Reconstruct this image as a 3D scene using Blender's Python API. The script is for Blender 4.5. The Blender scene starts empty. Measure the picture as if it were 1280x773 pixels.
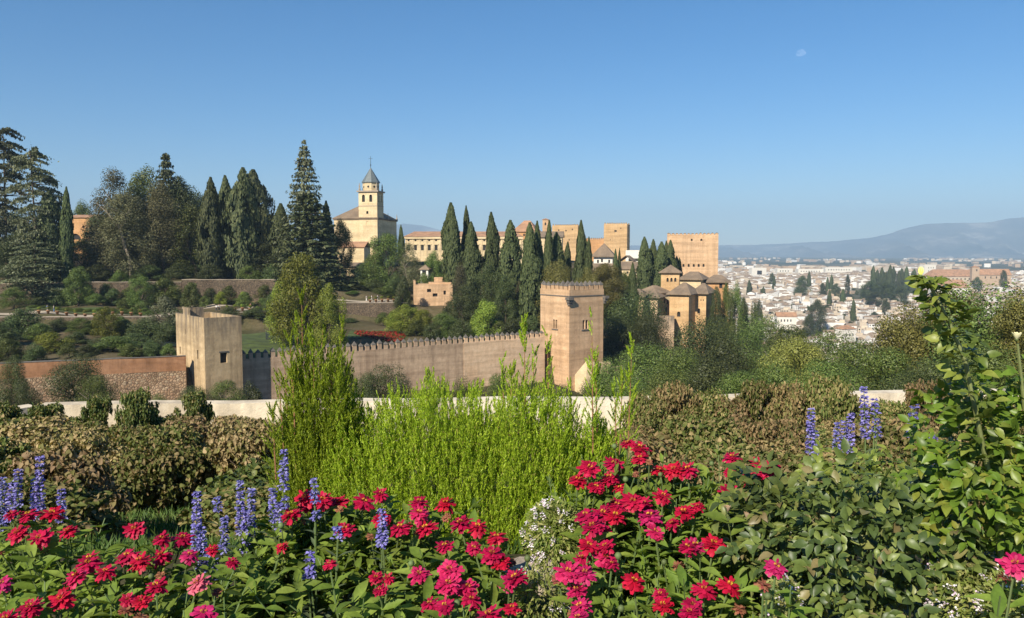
import bpy, math, random
import numpy as np
from mathutils import Vector, Matrix
R = math.radians
SC = bpy.context.scene
COL = SC.collection

# ------------------------------------------------------------------ camera, sky, sun, exposure
F = 1000.0                     # focal length in photo pixels (photo is 1280 wide)
HORIZON = 316.0
PITCH = math.atan((386.5 - HORIZON) / F)
cam_d = bpy.data.cameras.new('camera')
cam = bpy.data.objects.new('camera', cam_d); COL.objects.link(cam)
cam_d.sensor_width = 36.0; cam_d.lens = 36.0 * F / 1280.0
cam_d.clip_start = 0.05; cam_d.clip_end = 90000
cam.location = (0, 0, 0); cam.rotation_euler = (R(90) - PITCH, 0, 0)
SC.camera = cam

SUN_EL = R(36.0)
SUN_H = Vector((-0.50, -0.866, 0)).normalized()
SUN_V = Vector((SUN_H.x * math.cos(SUN_EL), SUN_H.y * math.cos(SUN_EL), math.sin(SUN_EL)))
world = bpy.data.worlds.new('World'); SC.world = world; world.use_nodes = True
wn = world.node_tree.nodes; wl = world.node_tree.links
bg = wn['Background']
sky = wn.new('ShaderNodeTexSky'); sky.sky_type = 'NISHITA'; sky.sun_disc = False
sky.sun_elevation = SUN_EL; sky.sun_rotation = math.atan2(SUN_H.x, SUN_H.y)
sky.altitude = 700; sky.air_density = 1.0; sky.dust_density = 0.2; sky.ozone_density = 5.0
hsv = wn.new('ShaderNodeHueSaturation'); hsv.inputs['Saturation'].default_value = 1.3
wl.new(sky.outputs[0], hsv.inputs['Color']); wl.new(hsv.outputs[0], bg.inputs[0]); bg.inputs[1].default_value = 0.086
sun_d = bpy.data.lights.new('sun', 'SUN'); sun_d.energy = 5.0; sun_d.angle = R(0.53); sun_d.color = (1.0, 0.925, 0.78)
sun = bpy.data.objects.new('sun', sun_d); COL.objects.link(sun)
sun.rotation_euler = SUN_V.to_track_quat('Z', 'Y').to_euler(); sun.location = (-30, -40, 60)
SC.view_settings.view_transform = 'Standard'; SC.view_settings.look = 'None'
SC.view_settings.exposure = 0.48; SC.view_settings.gamma = 1.0; SC.view_settings.use_curve_mapping = False
SC.cycles.max_bounces = 6; SC.cycles.transparent_max_bounces = 6; SC.cycles.volume_bounces = 0
SC.cycles.diffuse_bounces = 3; SC.cycles.glossy_bounces = 2; SC.cycles.transmission_bounces = 4
HAZE = 1.05e-4

# ------------------------------------------------------------------ helpers
CP, SP = math.cos(PITCH), math.sin(PITCH)
def P(px, py, Y):
    """photo pixel + distance in front of the camera -> point in the place"""
    a = (px - 640.0) / F; b = -(py - 386.5) / F
    d = Vector((a, CP + b * SP, -SP + b * CP))
    return d * (Y / d.y)
def ZY(py, Y): return P(640, py, Y).z
def XP(px, Y): return P(px, 330, Y).x

def empty(name, loc=(0, 0, 0), rz=0.0, scale=None):
    o = bpy.data.objects.new(name, None); COL.objects.link(o)
    o.location = loc; o.rotation_euler = (0, 0, rz); o.empty_display_size = 0.5
    if scale: o.scale = scale
    return o
def tag(o, label=None, cat=None, group=None, kind=None):
    if label: o['label'] = label
    if cat: o['category'] = cat
    if group: o['group'] = group
    if kind: o['kind'] = kind
    return o
def addobj(name, me, parent=None, loc=(0, 0, 0), rot=(0, 0, 0), scale=None):
    o = bpy.data.objects.new(name, me); COL.objects.link(o)
    o.parent = parent; o.location = loc; o.rotation_euler = rot
    if scale: o.scale = scale
    return o
def np_mesh(name, V, Q, mats, smooth=False, midx=None):
    """V (n,3), Q (m,k) index array"""
    me = bpy.data.meshes.new(name)
    V = np.asarray(V, np.float32); Q = np.asarray(Q, np.int32); k = Q.shape[1]
    me.vertices.add(len(V)); me.vertices.foreach_set('co', V.ravel())
    me.loops.add(Q.size); me.loops.foreach_set('vertex_index', Q.ravel())
    me.polygons.add(len(Q)); me.polygons.foreach_set('loop_start', np.arange(len(Q), dtype=np.int32) * k)
    if smooth: me.polygons.foreach_set('use_smooth', np.ones(len(Q), bool))
    for m in (mats if isinstance(mats, (list, tuple)) else [mats]): me.materials.append(m)
    if midx is not None: me.polygons.foreach_set('material_index', np.asarray(midx, np.int32))
    me.update(calc_edges=True); me.validate()
    return me

class MB:
    def __init__(s): s.v = []; s.f = []; s.m = []
    def pt(s, p): s.v.append(tuple(p)); return len(s.v) - 1
    def poly(s, pts, m=0): s.f.append([s.pt(p) for p in pts]); s.m.append(m)
    def box(s, x0, x1, y0, y1, z0, z1, m=0, skip=''):
        a = [(x0, y0, z0), (x1, y0, z0), (x1, y1, z0), (x0, y1, z0), (x0, y0, z1), (x1, y0, z1), (x1, y1, z1), (x0, y1, z1)]
        i = [s.pt(p) for p in a]
        for k, q in (('b', (3, 2, 1, 0)), ('t', (4, 5, 6, 7)), ('f', (0, 1, 5, 4)), ('r', (1, 2, 6, 5)), ('k', (2, 3, 7, 6)), ('l', (3, 0, 4, 7))):
            if k not in skip: s.f.append([i[j] for j in q]); s.m.append(m)
    def hip(s, x0, x1, y0, y1, z0, z1, ridge=0.0, th=0.18, m=0, axis='x', c=None):
        """hip roof on a slab of thickness th; ridge = ridge length"""
        cx, cy = ((x0 + x1) / 2, (y0 + y1) / 2) if c is None else c
        r = ridge / 2
        A, B = ((cx - r, cy, z1), (cx + r, cy, z1)) if axis == 'x' else ((cx, cy - r, z1), (cx, cy + r, z1))
        s.box(x0, x1, y0, y1, z0, z0 + th, m, 't')
        z = z0 + th
        c0, c1, c2, c3 = (x0, y0, z), (x1, y0, z), (x1, y1, z), (x0, y1, z)
        if ridge == 0:
            for a, b in ((c0, c1), (c1, c2), (c2, c3), (c3, c0)): s.poly([a, b, A], m)
        elif axis == 'x':
            s.poly([c0, c1, B, A], m); s.poly([c1, c2, B], m); s.poly([c2, c3, A, B], m); s.poly([c3, c0, A], m)
        else:
            s.poly([c0, c1, A], m); s.poly([c1, c2, B, A], m); s.poly([c2, c3, B], m); s.poly([c3, c0, A, B], m)
    def gable(s, x0, x1, y0, y1, z0, z1, th=0.18, m=0, axis='x'):
        if axis == 'x':
            cy = (y0 + y1) / 2
            pr = [(y0, z0), (cy, z1), (y1, z0), (y1, z0 + th), (cy, z1 + th), (y0, z0 + th)]
            A = [s.pt((x0, p[0], p[1])) for p in pr]; B = [s.pt((x1, p[0], p[1])) for p in pr]
        else:
            cx = (x0 + x1) / 2
            pr = [(x0, z0), (cx, z1), (x1, z0), (x1, z0 + th), (cx, z1 + th), (x0, z0 + th)]
            A = [s.pt((p[0], y0, p[1])) for p in pr]; B = [s.pt((p[0], y1, p[1])) for p in pr]
        n = 6
        for i in range(n):
            j = (i + 1) % n; s.f.append([A[i], A[j], B[j], B[i]]); s.m.append(m)
        for L in (A, B[::-1]):
            s.f.append([L[0], L[1], L[4], L[5]]); s.m.append(m); s.f.append([L[1], L[2], L[3], L[4]]); s.m.append(m)
    def tube(s, pts, radii, n=6, m=0, cap=True):
        pts = [Vector(p) for p in pts]; prev = None; rings = []
        for i, p in enumerate(pts):
            t = (pts[min(i + 1, len(pts) - 1)] - pts[max(i - 1, 0)]).normalized()
            u = t.orthogonal().normalized() if prev is None else (prev - t * prev.dot(t)).normalized()
            prev = u; w = t.cross(u)
            rings.append([s.pt(p + (u * math.cos(2 * math.pi * k / n) + w * math.sin(2 * math.pi * k / n)) * radii[i]) for k in range(n)])
        for a, b in zip(rings, rings[1:]):
            for k in range(n):
                s.f.append([a[k], a[(k + 1) % n], b[(k + 1) % n], b[k]]); s.m.append(m)
        if cap: s.f.append(rings[-1][:]); s.m.append(m); s.f.append(rings[0][::-1]); s.m.append(m)
    def lathe(s, prof, n=12, c=(0, 0, 0), m=0, sx=1.0, sy=1.0):
        rings = [[s.pt((c[0] + r * sx * math.cos(2 * math.pi * k / n), c[1] + r * sy * math.sin(2 * math.pi * k / n), c[2] + z)) for k in range(n)] for r, z in prof]
        for a, b in zip(rings, rings[1:]):
            for k in range(n): s.f.append([a[k], a[(k + 1) % n], b[(k + 1) % n], b[k]]); s.m.append(m)
        s.f.append(rings[-1][:]); s.m.append(m); s.f.append(rings[0][::-1]); s.m.append(m)
    def holed(s, o, u, w, h, holes, depth, m=0):
        """wall face from corner o along unit u (horizontal), height h, with recessed openings.
        holes: (x, z, w, h, arched). Reveals go inwards (-n)."""
        o = Vector(o); u = Vector(u); n = Vector((u.y, -u.x, 0)); up = Vector((0, 0, 1))
        xs = sorted({0.0, w, *[q for a in holes for q in (a[0], a[0] + a[2])]})
        zs = sorted({0.0, h, *[q for a in holes for q in (a[1], a[1] + a[3])]})
        pt = lambda x, z, d=0.0: o + u * x + up * z - n * d
        for i in range(len(xs) - 1):
            for j in range(len(zs) - 1):
                cx, cz = (xs[i] + xs[i + 1]) / 2, (zs[j] + zs[j + 1]) / 2
                if any(a[0] < cx < a[0] + a[2] and a[1] < cz < a[1] + a[3] for a in holes): continue
                s.poly([pt(xs[i], zs[j]), pt(xs[i + 1], zs[j]), pt(xs[i + 1], zs[j + 1]), pt(xs[i], zs[j + 1])], m)
        for x, z, ww, hh, arch in holes:
            x1, z1 = x + ww, z + hh
            s.poly([pt(x, z), pt(x, z, depth), pt(x1, z, depth), pt(x1, z)][::-1], m)
            zt = z1 - ww / 2 if arch else z1
            s.poly([pt(x, z), pt(x, zt), pt(x, zt, depth), pt(x, z, depth)][::-1], m)
            s.poly([pt(x1, z), pt(x1, z, depth), pt(x1, zt, depth), pt(x1, zt)][::-1], m)
            if not arch: s.poly([pt(x, z1), pt(x1, z1), pt(x1, z1, depth), pt(x, z1, depth)][::-1], m)
            else:
                N = 8; r = ww / 2
                arc = [(x + r - r * math.cos(math.pi * k / N), zt + r * math.sin(math.pi * k / N)) for k in range(N + 1)]
                for k in range(N):
                    a, b = arc[k], arc[k + 1]
                    s.poly([pt(*a), pt(*b), pt(*b, depth), pt(*a, depth)][::-1], m)
                    c = (x, z1) if k < N // 2 else (x1, z1)
                    s.poly([pt(*a), pt(*b), pt(*c)][::-1], m)
    def mesh(s, name, mats, smooth=False):
        me = bpy.data.meshes.new(name); me.from_pydata(s.v, [], s.f)
        for mt in (mats if isinstance(mats, (list, tuple)) else [mats]): me.materials.append(mt)
        me.polygons.foreach_set('material_index', s.m)
        if smooth: me.polygons.foreach_set('use_smooth', [True] * len(s.f))
        me.update(); return me
    def build(s, name, mats, parent=None, loc=(0, 0, 0), rz=0.0, smooth=False):
        return addobj(name, s.mesh(name, mats, smooth), parent, loc, (0, 0, rz))

# ------------------------------------------------------------------ materials
def new_mat(name):
    m = bpy.data.materials.new(name); m.use_nodes = True
    nt = m.node_tree; return m, nt, nt.nodes['Principled BSDF']
def ramp(nt, cols, fac, pos=None):
    r = nt.nodes.new('ShaderNodeValToRGB'); e = r.color_ramp.elements
    n = len(cols); pos = pos or [i / (n - 1) for i in range(n)]
    while len(e) < n: e.new(0.5)
    for i in range(n): e[i].position = pos[i]; e[i].color = (*cols[i], 1)
    nt.links.new(fac, r.inputs[0]); return r.outputs[0]
def coords(nt, scale=(1, 1, 1), kind='Object'):
    tc = nt.nodes.new('ShaderNodeTexCoord'); mp = nt.nodes.new('ShaderNodeMapping')
    mp.inputs['Scale'].default_value = scale
    nt.links.new(tc.outputs[kind], mp.inputs[0]); return mp.outputs[0]
def noise(nt, vec, scale, detail=5, rough=0.6):
    n = nt.nodes.new('ShaderNodeTexNoise'); n.inputs['Scale'].default_value = scale
    n.inputs['Detail'].default_value = detail; n.inputs['Roughness'].default_value = rough
    nt.links.new(vec, n.inputs[0]); return n.outputs[0]
def mix(nt, a, b, fac, mode='MIX'):
    x = nt.nodes.new('ShaderNodeMix'); x.data_type = 'RGBA'; x.blend_type = mode
    for s, v in ((x.inputs[6], a), (x.inputs[7], b), (x.inputs[0], fac)):
        if isinstance(v, (int, float)): s.default_value = v
        elif isinstance(v, tuple): s.default_value = (*v, 1)
        else: nt.links.new(v, s)
    return x.outputs[2]
def bump(nt, bs, h, strength=0.3, dist=0.1):
    b = nt.nodes.new('ShaderNodeBump'); b.inputs['Strength'].default_value = strength; b.inputs['Distance'].default_value = dist
    nt.links.new(h, b.inputs['Height']); nt.links.new(b.outputs[0], bs.inputs['Normal'])
def plain(name, col, rough=0.7, var=0.15, scale=3.0, bmp=0.2, metal=0.0):
    m, nt, bs = new_mat(name); v = coords(nt)
    n = noise(nt, v, scale)
    lo = tuple(c * (1 - var) for c in col); hi = tuple(min(1, c * (1 + var)) for c in col)
    nt.links.new(ramp(nt, [lo, hi], n, [0.3, 0.7]), bs.inputs['Base Color'])
    bs.inputs['Roughness'].default_value = rough; bs.inputs['Metallic'].default_value = metal
    if bmp: bump(nt, bs, noise(nt, v, scale * 6), bmp, 0.02)
    return m
def tapial(name, base, dark, pale, band=0.85, stain=0.5, soot=None):
    """rammed-earth / plastered wall: mottling, lift bands, vertical stains with a shape of their own"""
    m, nt, bs = new_mat(name); v = coords(nt)
    big = noise(nt, v, 0.16, 4, 0.55); fine = noise(nt, v, 1.7, 6, 0.7)
    c = ramp(nt, [dark, base, pale], big, [0.28, 0.5, 0.74])
    pt = noise(nt, coords(nt, (1, 1, 1.6)), .55, 3, .45)                     # repaired patches with their own edges
    c = mix(nt, c, tuple(min(1, x * 1.12) for x in pale), ramp(nt, [(0, 0, 0), (.6, .6, .6)], pt, [.56, .60]))
    c = mix(nt, c, tuple(x * .8 for x in dark), ramp(nt, [(.55, .55, .55), (0, 0, 0)], noise(nt, coords(nt, (1, 1, .8)), .8, 5, .6), [.36, .42]))
    c = mix(nt, c, ramp(nt, [tuple(x * .72 for x in base), tuple(min(1, x * 1.18) for x in base)], fine, [0.3, 0.7]), 0.55)
    lv = noise(nt, coords(nt, (.05, .05, band)), 1.0, 3, 0.6)             # horizontal lifts
    c = mix(nt, c, ramp(nt, [(.62, .6, .58), (1.08, 1.08, 1.08)], lv, [0.36, 0.6]), 0.6, 'MULTIPLY')
    st = noise(nt, coords(nt, (.9, .9, .07)), 1.0, 5, 0.65)               # run-off streaks
    c = mix(nt, c, ramp(nt, [(.5, .48, .47), (1, 1, 1)], st, [0.34, 0.56]), stain, 'MULTIPLY')
    if soot:                                                           # dark lichen run down from the wall head
        sz = nt.nodes.new('ShaderNodeSeparateXYZ'); nt.links.new(v, sz.inputs[0]); mz = nt.nodes.new('ShaderNodeMapRange'); mz.inputs[1].default_value = soot[0]; mz.inputs[2].default_value = soot[1]; nt.links.new(sz.outputs[2], mz.inputs[0])
        ma = nt.nodes.new('ShaderNodeMath'); ma.operation = 'MULTIPLY'; nt.links.new(mz.outputs[0], ma.inputs[0]); nt.links.new(ramp(nt, [(0, 0, 0), (1, 1, 1)], noise(nt, coords(nt, (.8, .8, .12)), 1.2, 5, .65), [.35, .6]), ma.inputs[1])
        c = mix(nt, c, (.16, .13, .10), ma.outputs[0])
    nt.links.new(c, bs.inputs['Base Color']); bs.inputs['Roughness'].default_value = 0.92
    bs.inputs['Specular IOR Level'].default_value = 0.1
    bump(nt, bs, fine, 0.5, 0.12)
    return m
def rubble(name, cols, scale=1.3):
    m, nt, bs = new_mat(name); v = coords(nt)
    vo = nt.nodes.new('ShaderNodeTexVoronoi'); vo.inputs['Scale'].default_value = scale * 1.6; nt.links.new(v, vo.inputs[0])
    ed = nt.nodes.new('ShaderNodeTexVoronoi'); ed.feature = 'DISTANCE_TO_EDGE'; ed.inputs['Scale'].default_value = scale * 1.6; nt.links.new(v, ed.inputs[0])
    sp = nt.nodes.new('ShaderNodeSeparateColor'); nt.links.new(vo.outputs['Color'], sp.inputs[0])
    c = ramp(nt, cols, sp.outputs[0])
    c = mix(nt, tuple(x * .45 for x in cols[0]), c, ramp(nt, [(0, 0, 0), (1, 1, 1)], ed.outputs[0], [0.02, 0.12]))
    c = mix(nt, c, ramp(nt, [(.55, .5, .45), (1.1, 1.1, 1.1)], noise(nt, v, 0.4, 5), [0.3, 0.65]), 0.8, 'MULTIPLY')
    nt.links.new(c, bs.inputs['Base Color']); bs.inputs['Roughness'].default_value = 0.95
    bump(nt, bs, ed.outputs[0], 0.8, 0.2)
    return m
def tiles(name, cols, scale=2.2):
    m, nt, bs = new_mat(name); v = coords(nt)
    f = noise(nt, v, scale, 6, 0.75); g = noise(nt, v, 0.25, 4, 0.6)
    c = ramp(nt, cols, f, [0.3 + 0.4 * i / (len(cols) - 1) for i in range(len(cols))])
    c = mix(nt, c, ramp(nt, [(.6, .6, .6), (1.12, 1.1, 1.05)], g, [.35, .65]), 0.8, 'MULTIPLY')
    wv = nt.nodes.new('ShaderNodeTexWave'); wv.wave_type = 'BANDS'; wv.bands_direction = 'DIAGONAL'; wv.inputs['Scale'].default_value = 1.1
    wv.inputs['Distortion'].default_value = 1.2; nt.links.new(v, wv.inputs[0])
    c = mix(nt, c, ramp(nt, [(.66, .64, .62), (1.05, 1.05, 1.05)], wv.outputs[1], [0.1, 0.6]), 0.45, 'MULTIPLY')
    nt.links.new(c, bs.inputs['Base Color']); bs.inputs['Roughness'].default_value = 0.9
    bump(nt, bs, wv.outputs[1], 0.6, 0.1)
    return m
def leaf(name, cols, trans=0.3, rough=0.5, spec=0.3, pos=None, ovar=0.25):
    """foliage: colour differs leaf by leaf (random per island) and plant by plant"""
    m, nt, bs = new_mat(name)
    g = nt.nodes.new('ShaderNodeNewGeometry'); oi = nt.nodes.new('ShaderNodeObjectInfo')
    c = ramp(nt, cols, g.outputs['Random Per Island'], pos)
    if name.endswith('foliage'): ovar = .42
    if name in ('soft_green_leaf', 'rose_leaf', 'dark_rose_leaf', 'bright_rose_leaf', 'crimson_petal', 'magenta_petal'):
        c = mix(nt, c, ramp(nt, [(.68, .70, .62), (1.15, 1.15, 1.1)], noise(nt, coords(nt), 55 if 'petal' not in name else 6, 4, .65), [.3, .7]), .85, 'MULTIPLY')
    hs = nt.nodes.new('ShaderNodeHueSaturation')
    mr = nt.nodes.new('ShaderNodeMapRange'); mr.inputs[3].default_value = 1 - ovar; mr.inputs[4].default_value = 1 + ovar
    nt.links.new(oi.outputs['Random'], mr.inputs[0]); nt.links.new(mr.outputs[0], hs.inputs['Value'])
    mh = nt.nodes.new('ShaderNodeMapRange'); mh.inputs[3].default_value = 0.5 - ovar * .06; mh.inputs[4].default_value = 0.5 + ovar * .06
    nt.links.new(oi.outputs['Random'], mh.inputs[0]); nt.links.new(mh.outputs[0], hs.inputs['Hue'])
    nt.links.new(c, hs.inputs['Color'])
    bs.inputs['Roughness'].default_value = rough; bs.inputs['Specular IOR Level'].default_value = spec
    nt.links.new(hs.outputs[0], bs.inputs['Base Color'])
    if trans:
        tr = nt.nodes.new('ShaderNodeBsdfTranslucent'); mx = nt.nodes.new('ShaderNodeMixShader'); mx.inputs[0].default_value = trans
        br = mix(nt, hs.outputs[0], (1.0, 1.0, 0.45), 1.0, 'MULTIPLY')
        nt.links.new(br, tr.inputs[0]); nt.links.new(bs.outputs[0], mx.inputs[1]); nt.links.new(tr.outputs[0], mx.inputs[2])
        nt.links.new(mx.outputs[0], nt.nodes['Material Output'].inputs[0])
    return m

M = {}
M['brick'] = tapial('tower_earth', (.63, .41, .24), (.53, .33, .18), (.69, .48, .30), 0.8, .45)
M['brickp'] = tapial('fort_earth', (.62, .40, .20), (.54, .32, .15), (.68, .47, .27), 0.6, .35)
M['cream'] = tapial('cream_plaster', (.73, .565, .335), (.66, .49, .27), (.76, .62, .40), 0.3, .2)
M['squaretower'] = tapial('grey_stained_plaster', (.58, .42, .24), (.42, .31, .19), (.66, .50, .30), 0.4, .75, (9.5, 15.5))
M['orange'] = tapial('orange_plaster', (.60, .33, .15), (.52, .27, .11), (.66, .40, .21), 0.3, .3)
M['redwall'] = tapial('red_earth_plaster', (.37, .19, .10), (.29, .15, .075), (.43, .25, .145), 0.5, .6)
M['greywall'] = tapial('weathered_battlement', (.54, .38, .25), (.40, .285, .185), (.61, .45, .30), 0.9, .6, (10.5, 14.5))
M['pinkwall'] = tapial('repaired_brick_curtain', (.74, .52, .33), (.64, .42, .25), (.78, .59, .41), 0.9, .25)
M['cap'] = plain('grey_lichened_stone', (.145, .125, .105), .95, .35, 2.0, .5)
M['rubble'] = rubble('rubble_masonry', [(.26, .17, .10), (.44, .30, .18), (.36, .22, .13), (.50, .38, .25)], 1.5)
M['rubble_dark'] = rubble('terrace_masonry', [(.085, .062, .040), (.19, .135, .085), (.13, .095, .06)], 1.6)  # darker rubble: shade and growth on the terrace walls put into the colour
M['tile'] = tiles('aged_roof_tiles', [(.17, .125, .085), (.29, .21, .14), (.23, .165, .11)])
M['tile_red'] = tiles('terracotta_tiles', [(.36, .18, .10), (.50, .28, .16), (.42, .23, .13)])
M['slate'] = plain('slate_spire', (.13, .15, .15), .5, .3, 3, .2)
M['dark'] = plain('dark_opening', (.018, .016, .014), .8, .2, 2, 0)
M['glass'] = plain('window_glass', (.03, .035, .04), .15, .2, 2, 0)
M['town_white'] = plain('town_limewash', (.79, .74, .67), .85, .12, .4, .1)
M['white'] = plain('whitewashed_wall', (.74, .68, .58), .85, .08, .5, .1)
M['parapet'] = tapial('white_parapet_render', (.73, .62, .455), (.61, .50, .355), (.78, .70, .57), 0.6, .8)
M['iron'] = plain('wrought_iron', (.03, .03, .035), .6, .2, 5, 0)
M['wood'] = plain('bark', (.10, .072, .05), .95, .35, 6, .6)
M['wood_pale'] = plain('pale_bark', (.26, .21, .16), .95, .3, 6, .6)
M['stone'] = plain('edging_stone', (.36, .29, .22), .9, .25, 5, .6)
M['terracotta'] = plain('terracotta_pot', (.45, .22, .10), .85, .2, 5, .2)
# ------------------------------------------------------------------ terrain
def lerp(x, T): return np.interp(x, [t[0] for t in T], [t[1] for t in T])
NEAR = [(-60, -1.65), (4.3, -1.65), (5.5, -2.15), (8, -2.85), (12, -3.6), (17, -4.5), (21.3, -5.25), (24, -5.5), (27, -6.6)]
TAIL = [(1500, -60), (4000, -62), (30000, -62)]
TAILI = [(600, -75), (1500, -60), (4000, -62), (30000, -62)]
COLS_U = [-1500, 300, 480, 700, 770, 850, 900, 950, 3000]
OUTP = [NEAR + [(60, -17), (110, -23.5), (140, -24.5)]] * 2 + [
    NEAR + [(60, -18), (120, -27), (150, -26.5)],
    NEAR + [(60, -19), (120, -28.5), (180, -29)],
    NEAR + [(60, -19.5), (120, -31), (180, -31)],
    NEAR + [(60, -20), (120, -33), (180, -33), (240, -28)],
    NEAR + [(60, -20), (120, -34), (200, -36), (250, -34), (300, -50), (450, -72)],
    NEAR + [(60, -21), (120, -35), (250, -50), (450, -76), (620, -80)] + TAIL,
    NEAR + [(60, -21), (120, -35), (250, -50), (450, -76), (620, -80)] + TAIL]
INP = [[(130, -19), (170, -18.2), (184, -17.6), (188, -14.9), (206, -14.5), (223, -14.0), (226, -8.5), (300, -5.5), (450, -4)] + TAILI] * 2 + [
    [(140, -20.5), (200, -19.0), (213, -18.6), (216, -13.4), (240, -12), (270, -7), (330, -4), (450, -3)] + TAILI,
    [(170, -22), (220, -18), (260, -12), (330, -6), (450, -4)] + TAILI,
    [(180, -24), (230, -20), (270, -12), (330, -7), (450, -4)] + TAILI,
    [(240, -24), (260, -20), (320, -12), (400, -20), (500, -60)] + TAILI,
    [(240, -30), (260, -26), (320, -22), (400, -45), (500, -70)] + TAILI] + OUTP[-2:]
WALL_U = [-1500, -60, 184, 225, 300, 684, 760, 800, 900, 960, 3000]
WALL_Y = [119, 119, 129, 130, 135, 171.5, 178, 226, 250, 400, 400]
_LOGS = np.log(np.concatenate([np.arange(1, 400, 0.5), np.arange(400, 31000, 20)]))
def _tab(T): return [np.interp(np.exp(_LOGS), [t[0] for t in t_], [t[1] for t in t_]) for t_ in T]
_TO, _TI = _tab(OUTP), _tab(INP)
def height(x, y):
    """ground level; arrays or scalars"""
    x = np.asarray(x, float); y = np.asarray(y, float)
    yy = np.maximum(y, 1.0); u = 640 + 1000 * x / np.maximum(y, 4.0); l = np.log(yy)
    def ev(tabs):
        zc = np.stack([np.interp(l, _LOGS, t) for t in tabs])
        k = np.clip(np.searchsorted(COLS_U, u) - 1, 0, len(COLS_U) - 2)
        cu = np.array(COLS_U, float); f = np.clip((u - cu[k]) / (cu[k + 1] - cu[k]), 0, 1)
        take = lambda kk: np.take_along_axis(zc, kk[None], 0)[0] if zc.ndim > 1 else zc[kk]
        return take(k) * (1 - f) + take(k + 1) * f
    zo, zi = ev(_TO), ev(_TI)
    w = np.clip((y - np.interp(u, WALL_U, WALL_Y) - 0.8) / 1.2, 0, 1)
    z = zo * (1 - w) + zi * w
    amp = np.clip((yy - 8) / 200, 0, 0.6)
    z = z + amp * (np.sin(x * .13 + 1.3) * np.cos(y * .11) + .5 * np.sin(x * .37 + y * .29)) * np.clip((900 - yy) / 300, 0, 1)
    return z
def H(x, y): return float(height(np.array([x]), np.array([y]))[0])

ys = np.concatenate([np.linspace(-60, -6, 8), np.arange(-5, 30, .5), np.arange(30, 110, 2), np.arange(110, 275, 1.0), np.geomspace(275, 3000, 60), np.geomspace(3100, 17600, 20)])
vs = np.concatenate([np.linspace(-1.6, -.95, 10), np.arange(-.9, .9, .008), np.linspace(.95, 1.6, 10)])
XX = vs[None, :] * (np.abs(ys)[:, None] + 12); YY = np.repeat(ys[:, None], len(vs), 1)
ZZ = height(XX.ravel(), YY.ravel()).reshape(XX.shape)
nr, nc = XX.shape
ii = (np.arange(nr - 1)[:, None] * nc + np.arange(nc - 1)[None, :]).ravel()
m, nt, bs = new_mat('ground_soil_and_grass')
gpos = nt.nodes.new('ShaderNodeNewGeometry').outputs['Position']
n1 = noise(nt, gpos, .09, 6, .65); n2 = noise(nt, gpos, 1.6, 6, .7); n3 = noise(nt, gpos, .0022, 8, .62)
near_c = mix(nt, ramp(nt, [(.055, .06, .02), (.10, .085, .04), (.19, .14, .08)], n1, [.35, .5, .68]), ramp(nt, [(.04, .03, .02), (.15, .12, .07)], n2, [.35, .7]), .45)
vor = nt.nodes.new('ShaderNodeTexVoronoi'); vor.inputs['Scale'].default_value = .0042; nt.links.new(gpos, vor.inputs[0])
vsep = nt.nodes.new('ShaderNodeSeparateColor'); nt.links.new(vor.outputs['Color'], vsep.inputs[0])
far_c = mix(nt, ramp(nt, [(.03, .045, .02), (.06, .07, .03), (.20, .16, .10), (.10, .10, .05), (.30, .25, .18)], vsep.outputs[0]), ramp(nt, [(.035, .05, .025), (.22, .19, .13)], n3, [.42, .62]), .55)
sx = nt.nodes.new('ShaderNodeSeparateXYZ'); nt.links.new(gpos, sx.inputs[0])
mrn = nt.nodes.new('ShaderNodeMapRange'); mrn.inputs[1].default_value = 400; mrn.inputs[2].default_value = 1400; nt.links.new(sx.outputs[1], mrn.inputs[0])
nt.links.new(mix(nt, near_c, far_c, mrn.outputs[0]), bs.inputs['Base Color']); bs.inputs['Roughness'].default_value = 1.0
bs.inputs['Specular IOR Level'].default_value = 0.05
bump(nt, bs, n2, .6, .06)
gme = np_mesh('ground', np.stack([XX.ravel(), YY.ravel(), ZZ.ravel()], 1), np.stack([ii, ii + 1, ii + nc + 1, ii + nc], 1), m, True)
tag(addobj('ground', gme), kind='structure')

# far mountains: real ridge with depth, 14 km away
RU = [-900, 300, 480, 505, 530, 560, 650, 780, 830, 900, 960, 1000, 1040, 1080, 1110, 1128, 1150, 1180, 1210, 1240, 1258, 1275, 1330, 1500, 2200]
RY = [290, 288, 284, 280, 283, 290, 306, 307, 307, 307, 305.5, 304, 302, 298, 293, 286, 281.5, 279, 279, 277.5, 274, 272.5, 275, 280, 288]
rng = np.random.default_rng(5)
mu = np.linspace(-900, 2200, 420); my = np.linspace(0, 1, 34)
MX, MY, MZ = [], [], []
top = (HORIZON - np.interp(mu, RU, RY)) / 1000 * 14000
rough = sum(np.sin(mu * f + p) * a for f, p, a in ((.05, 1, 9), (.13, 2, 6), (.31, .5, 4), (.7, 3, 2)))
for t in my:
    Yc = (9500 + t * 4500) * (1 + .17 * np.clip((1120 - mu) / 160, 0, 1))
    gull = sum(np.sin(mu * f + t * g + p) * a for f, g, p, a in ((.06, 6, 1, 40), (.15, 9, 4, 26), (.41, 17, 2, 16)))
    prof = t ** 1.9
    MX.append((mu - 640) / 1000 * Yc); MY.append(np.full_like(mu, Yc)); MZ.append(-64 + (top * Yc / (9500 + t * 4500) + 64) * prof + (rough + gull * 1.6) * np.sin(math.pi * t) * .8 + rough * t * .5)
MX.append((mu - 640) / 1000 * 16400); MY.append(np.full_like(mu, 17400)); MZ.append(np.full_like(mu, -70.))
MX, MY, MZ = map(np.array, (MX, MY, MZ)); nr, nc = MX.shape
ii = (np.arange(nr - 1)[:, None] * nc + np.arange(nc - 1)[None, :]).ravel()
m, nt, bs = new_mat('mountain_slopes')
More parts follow.
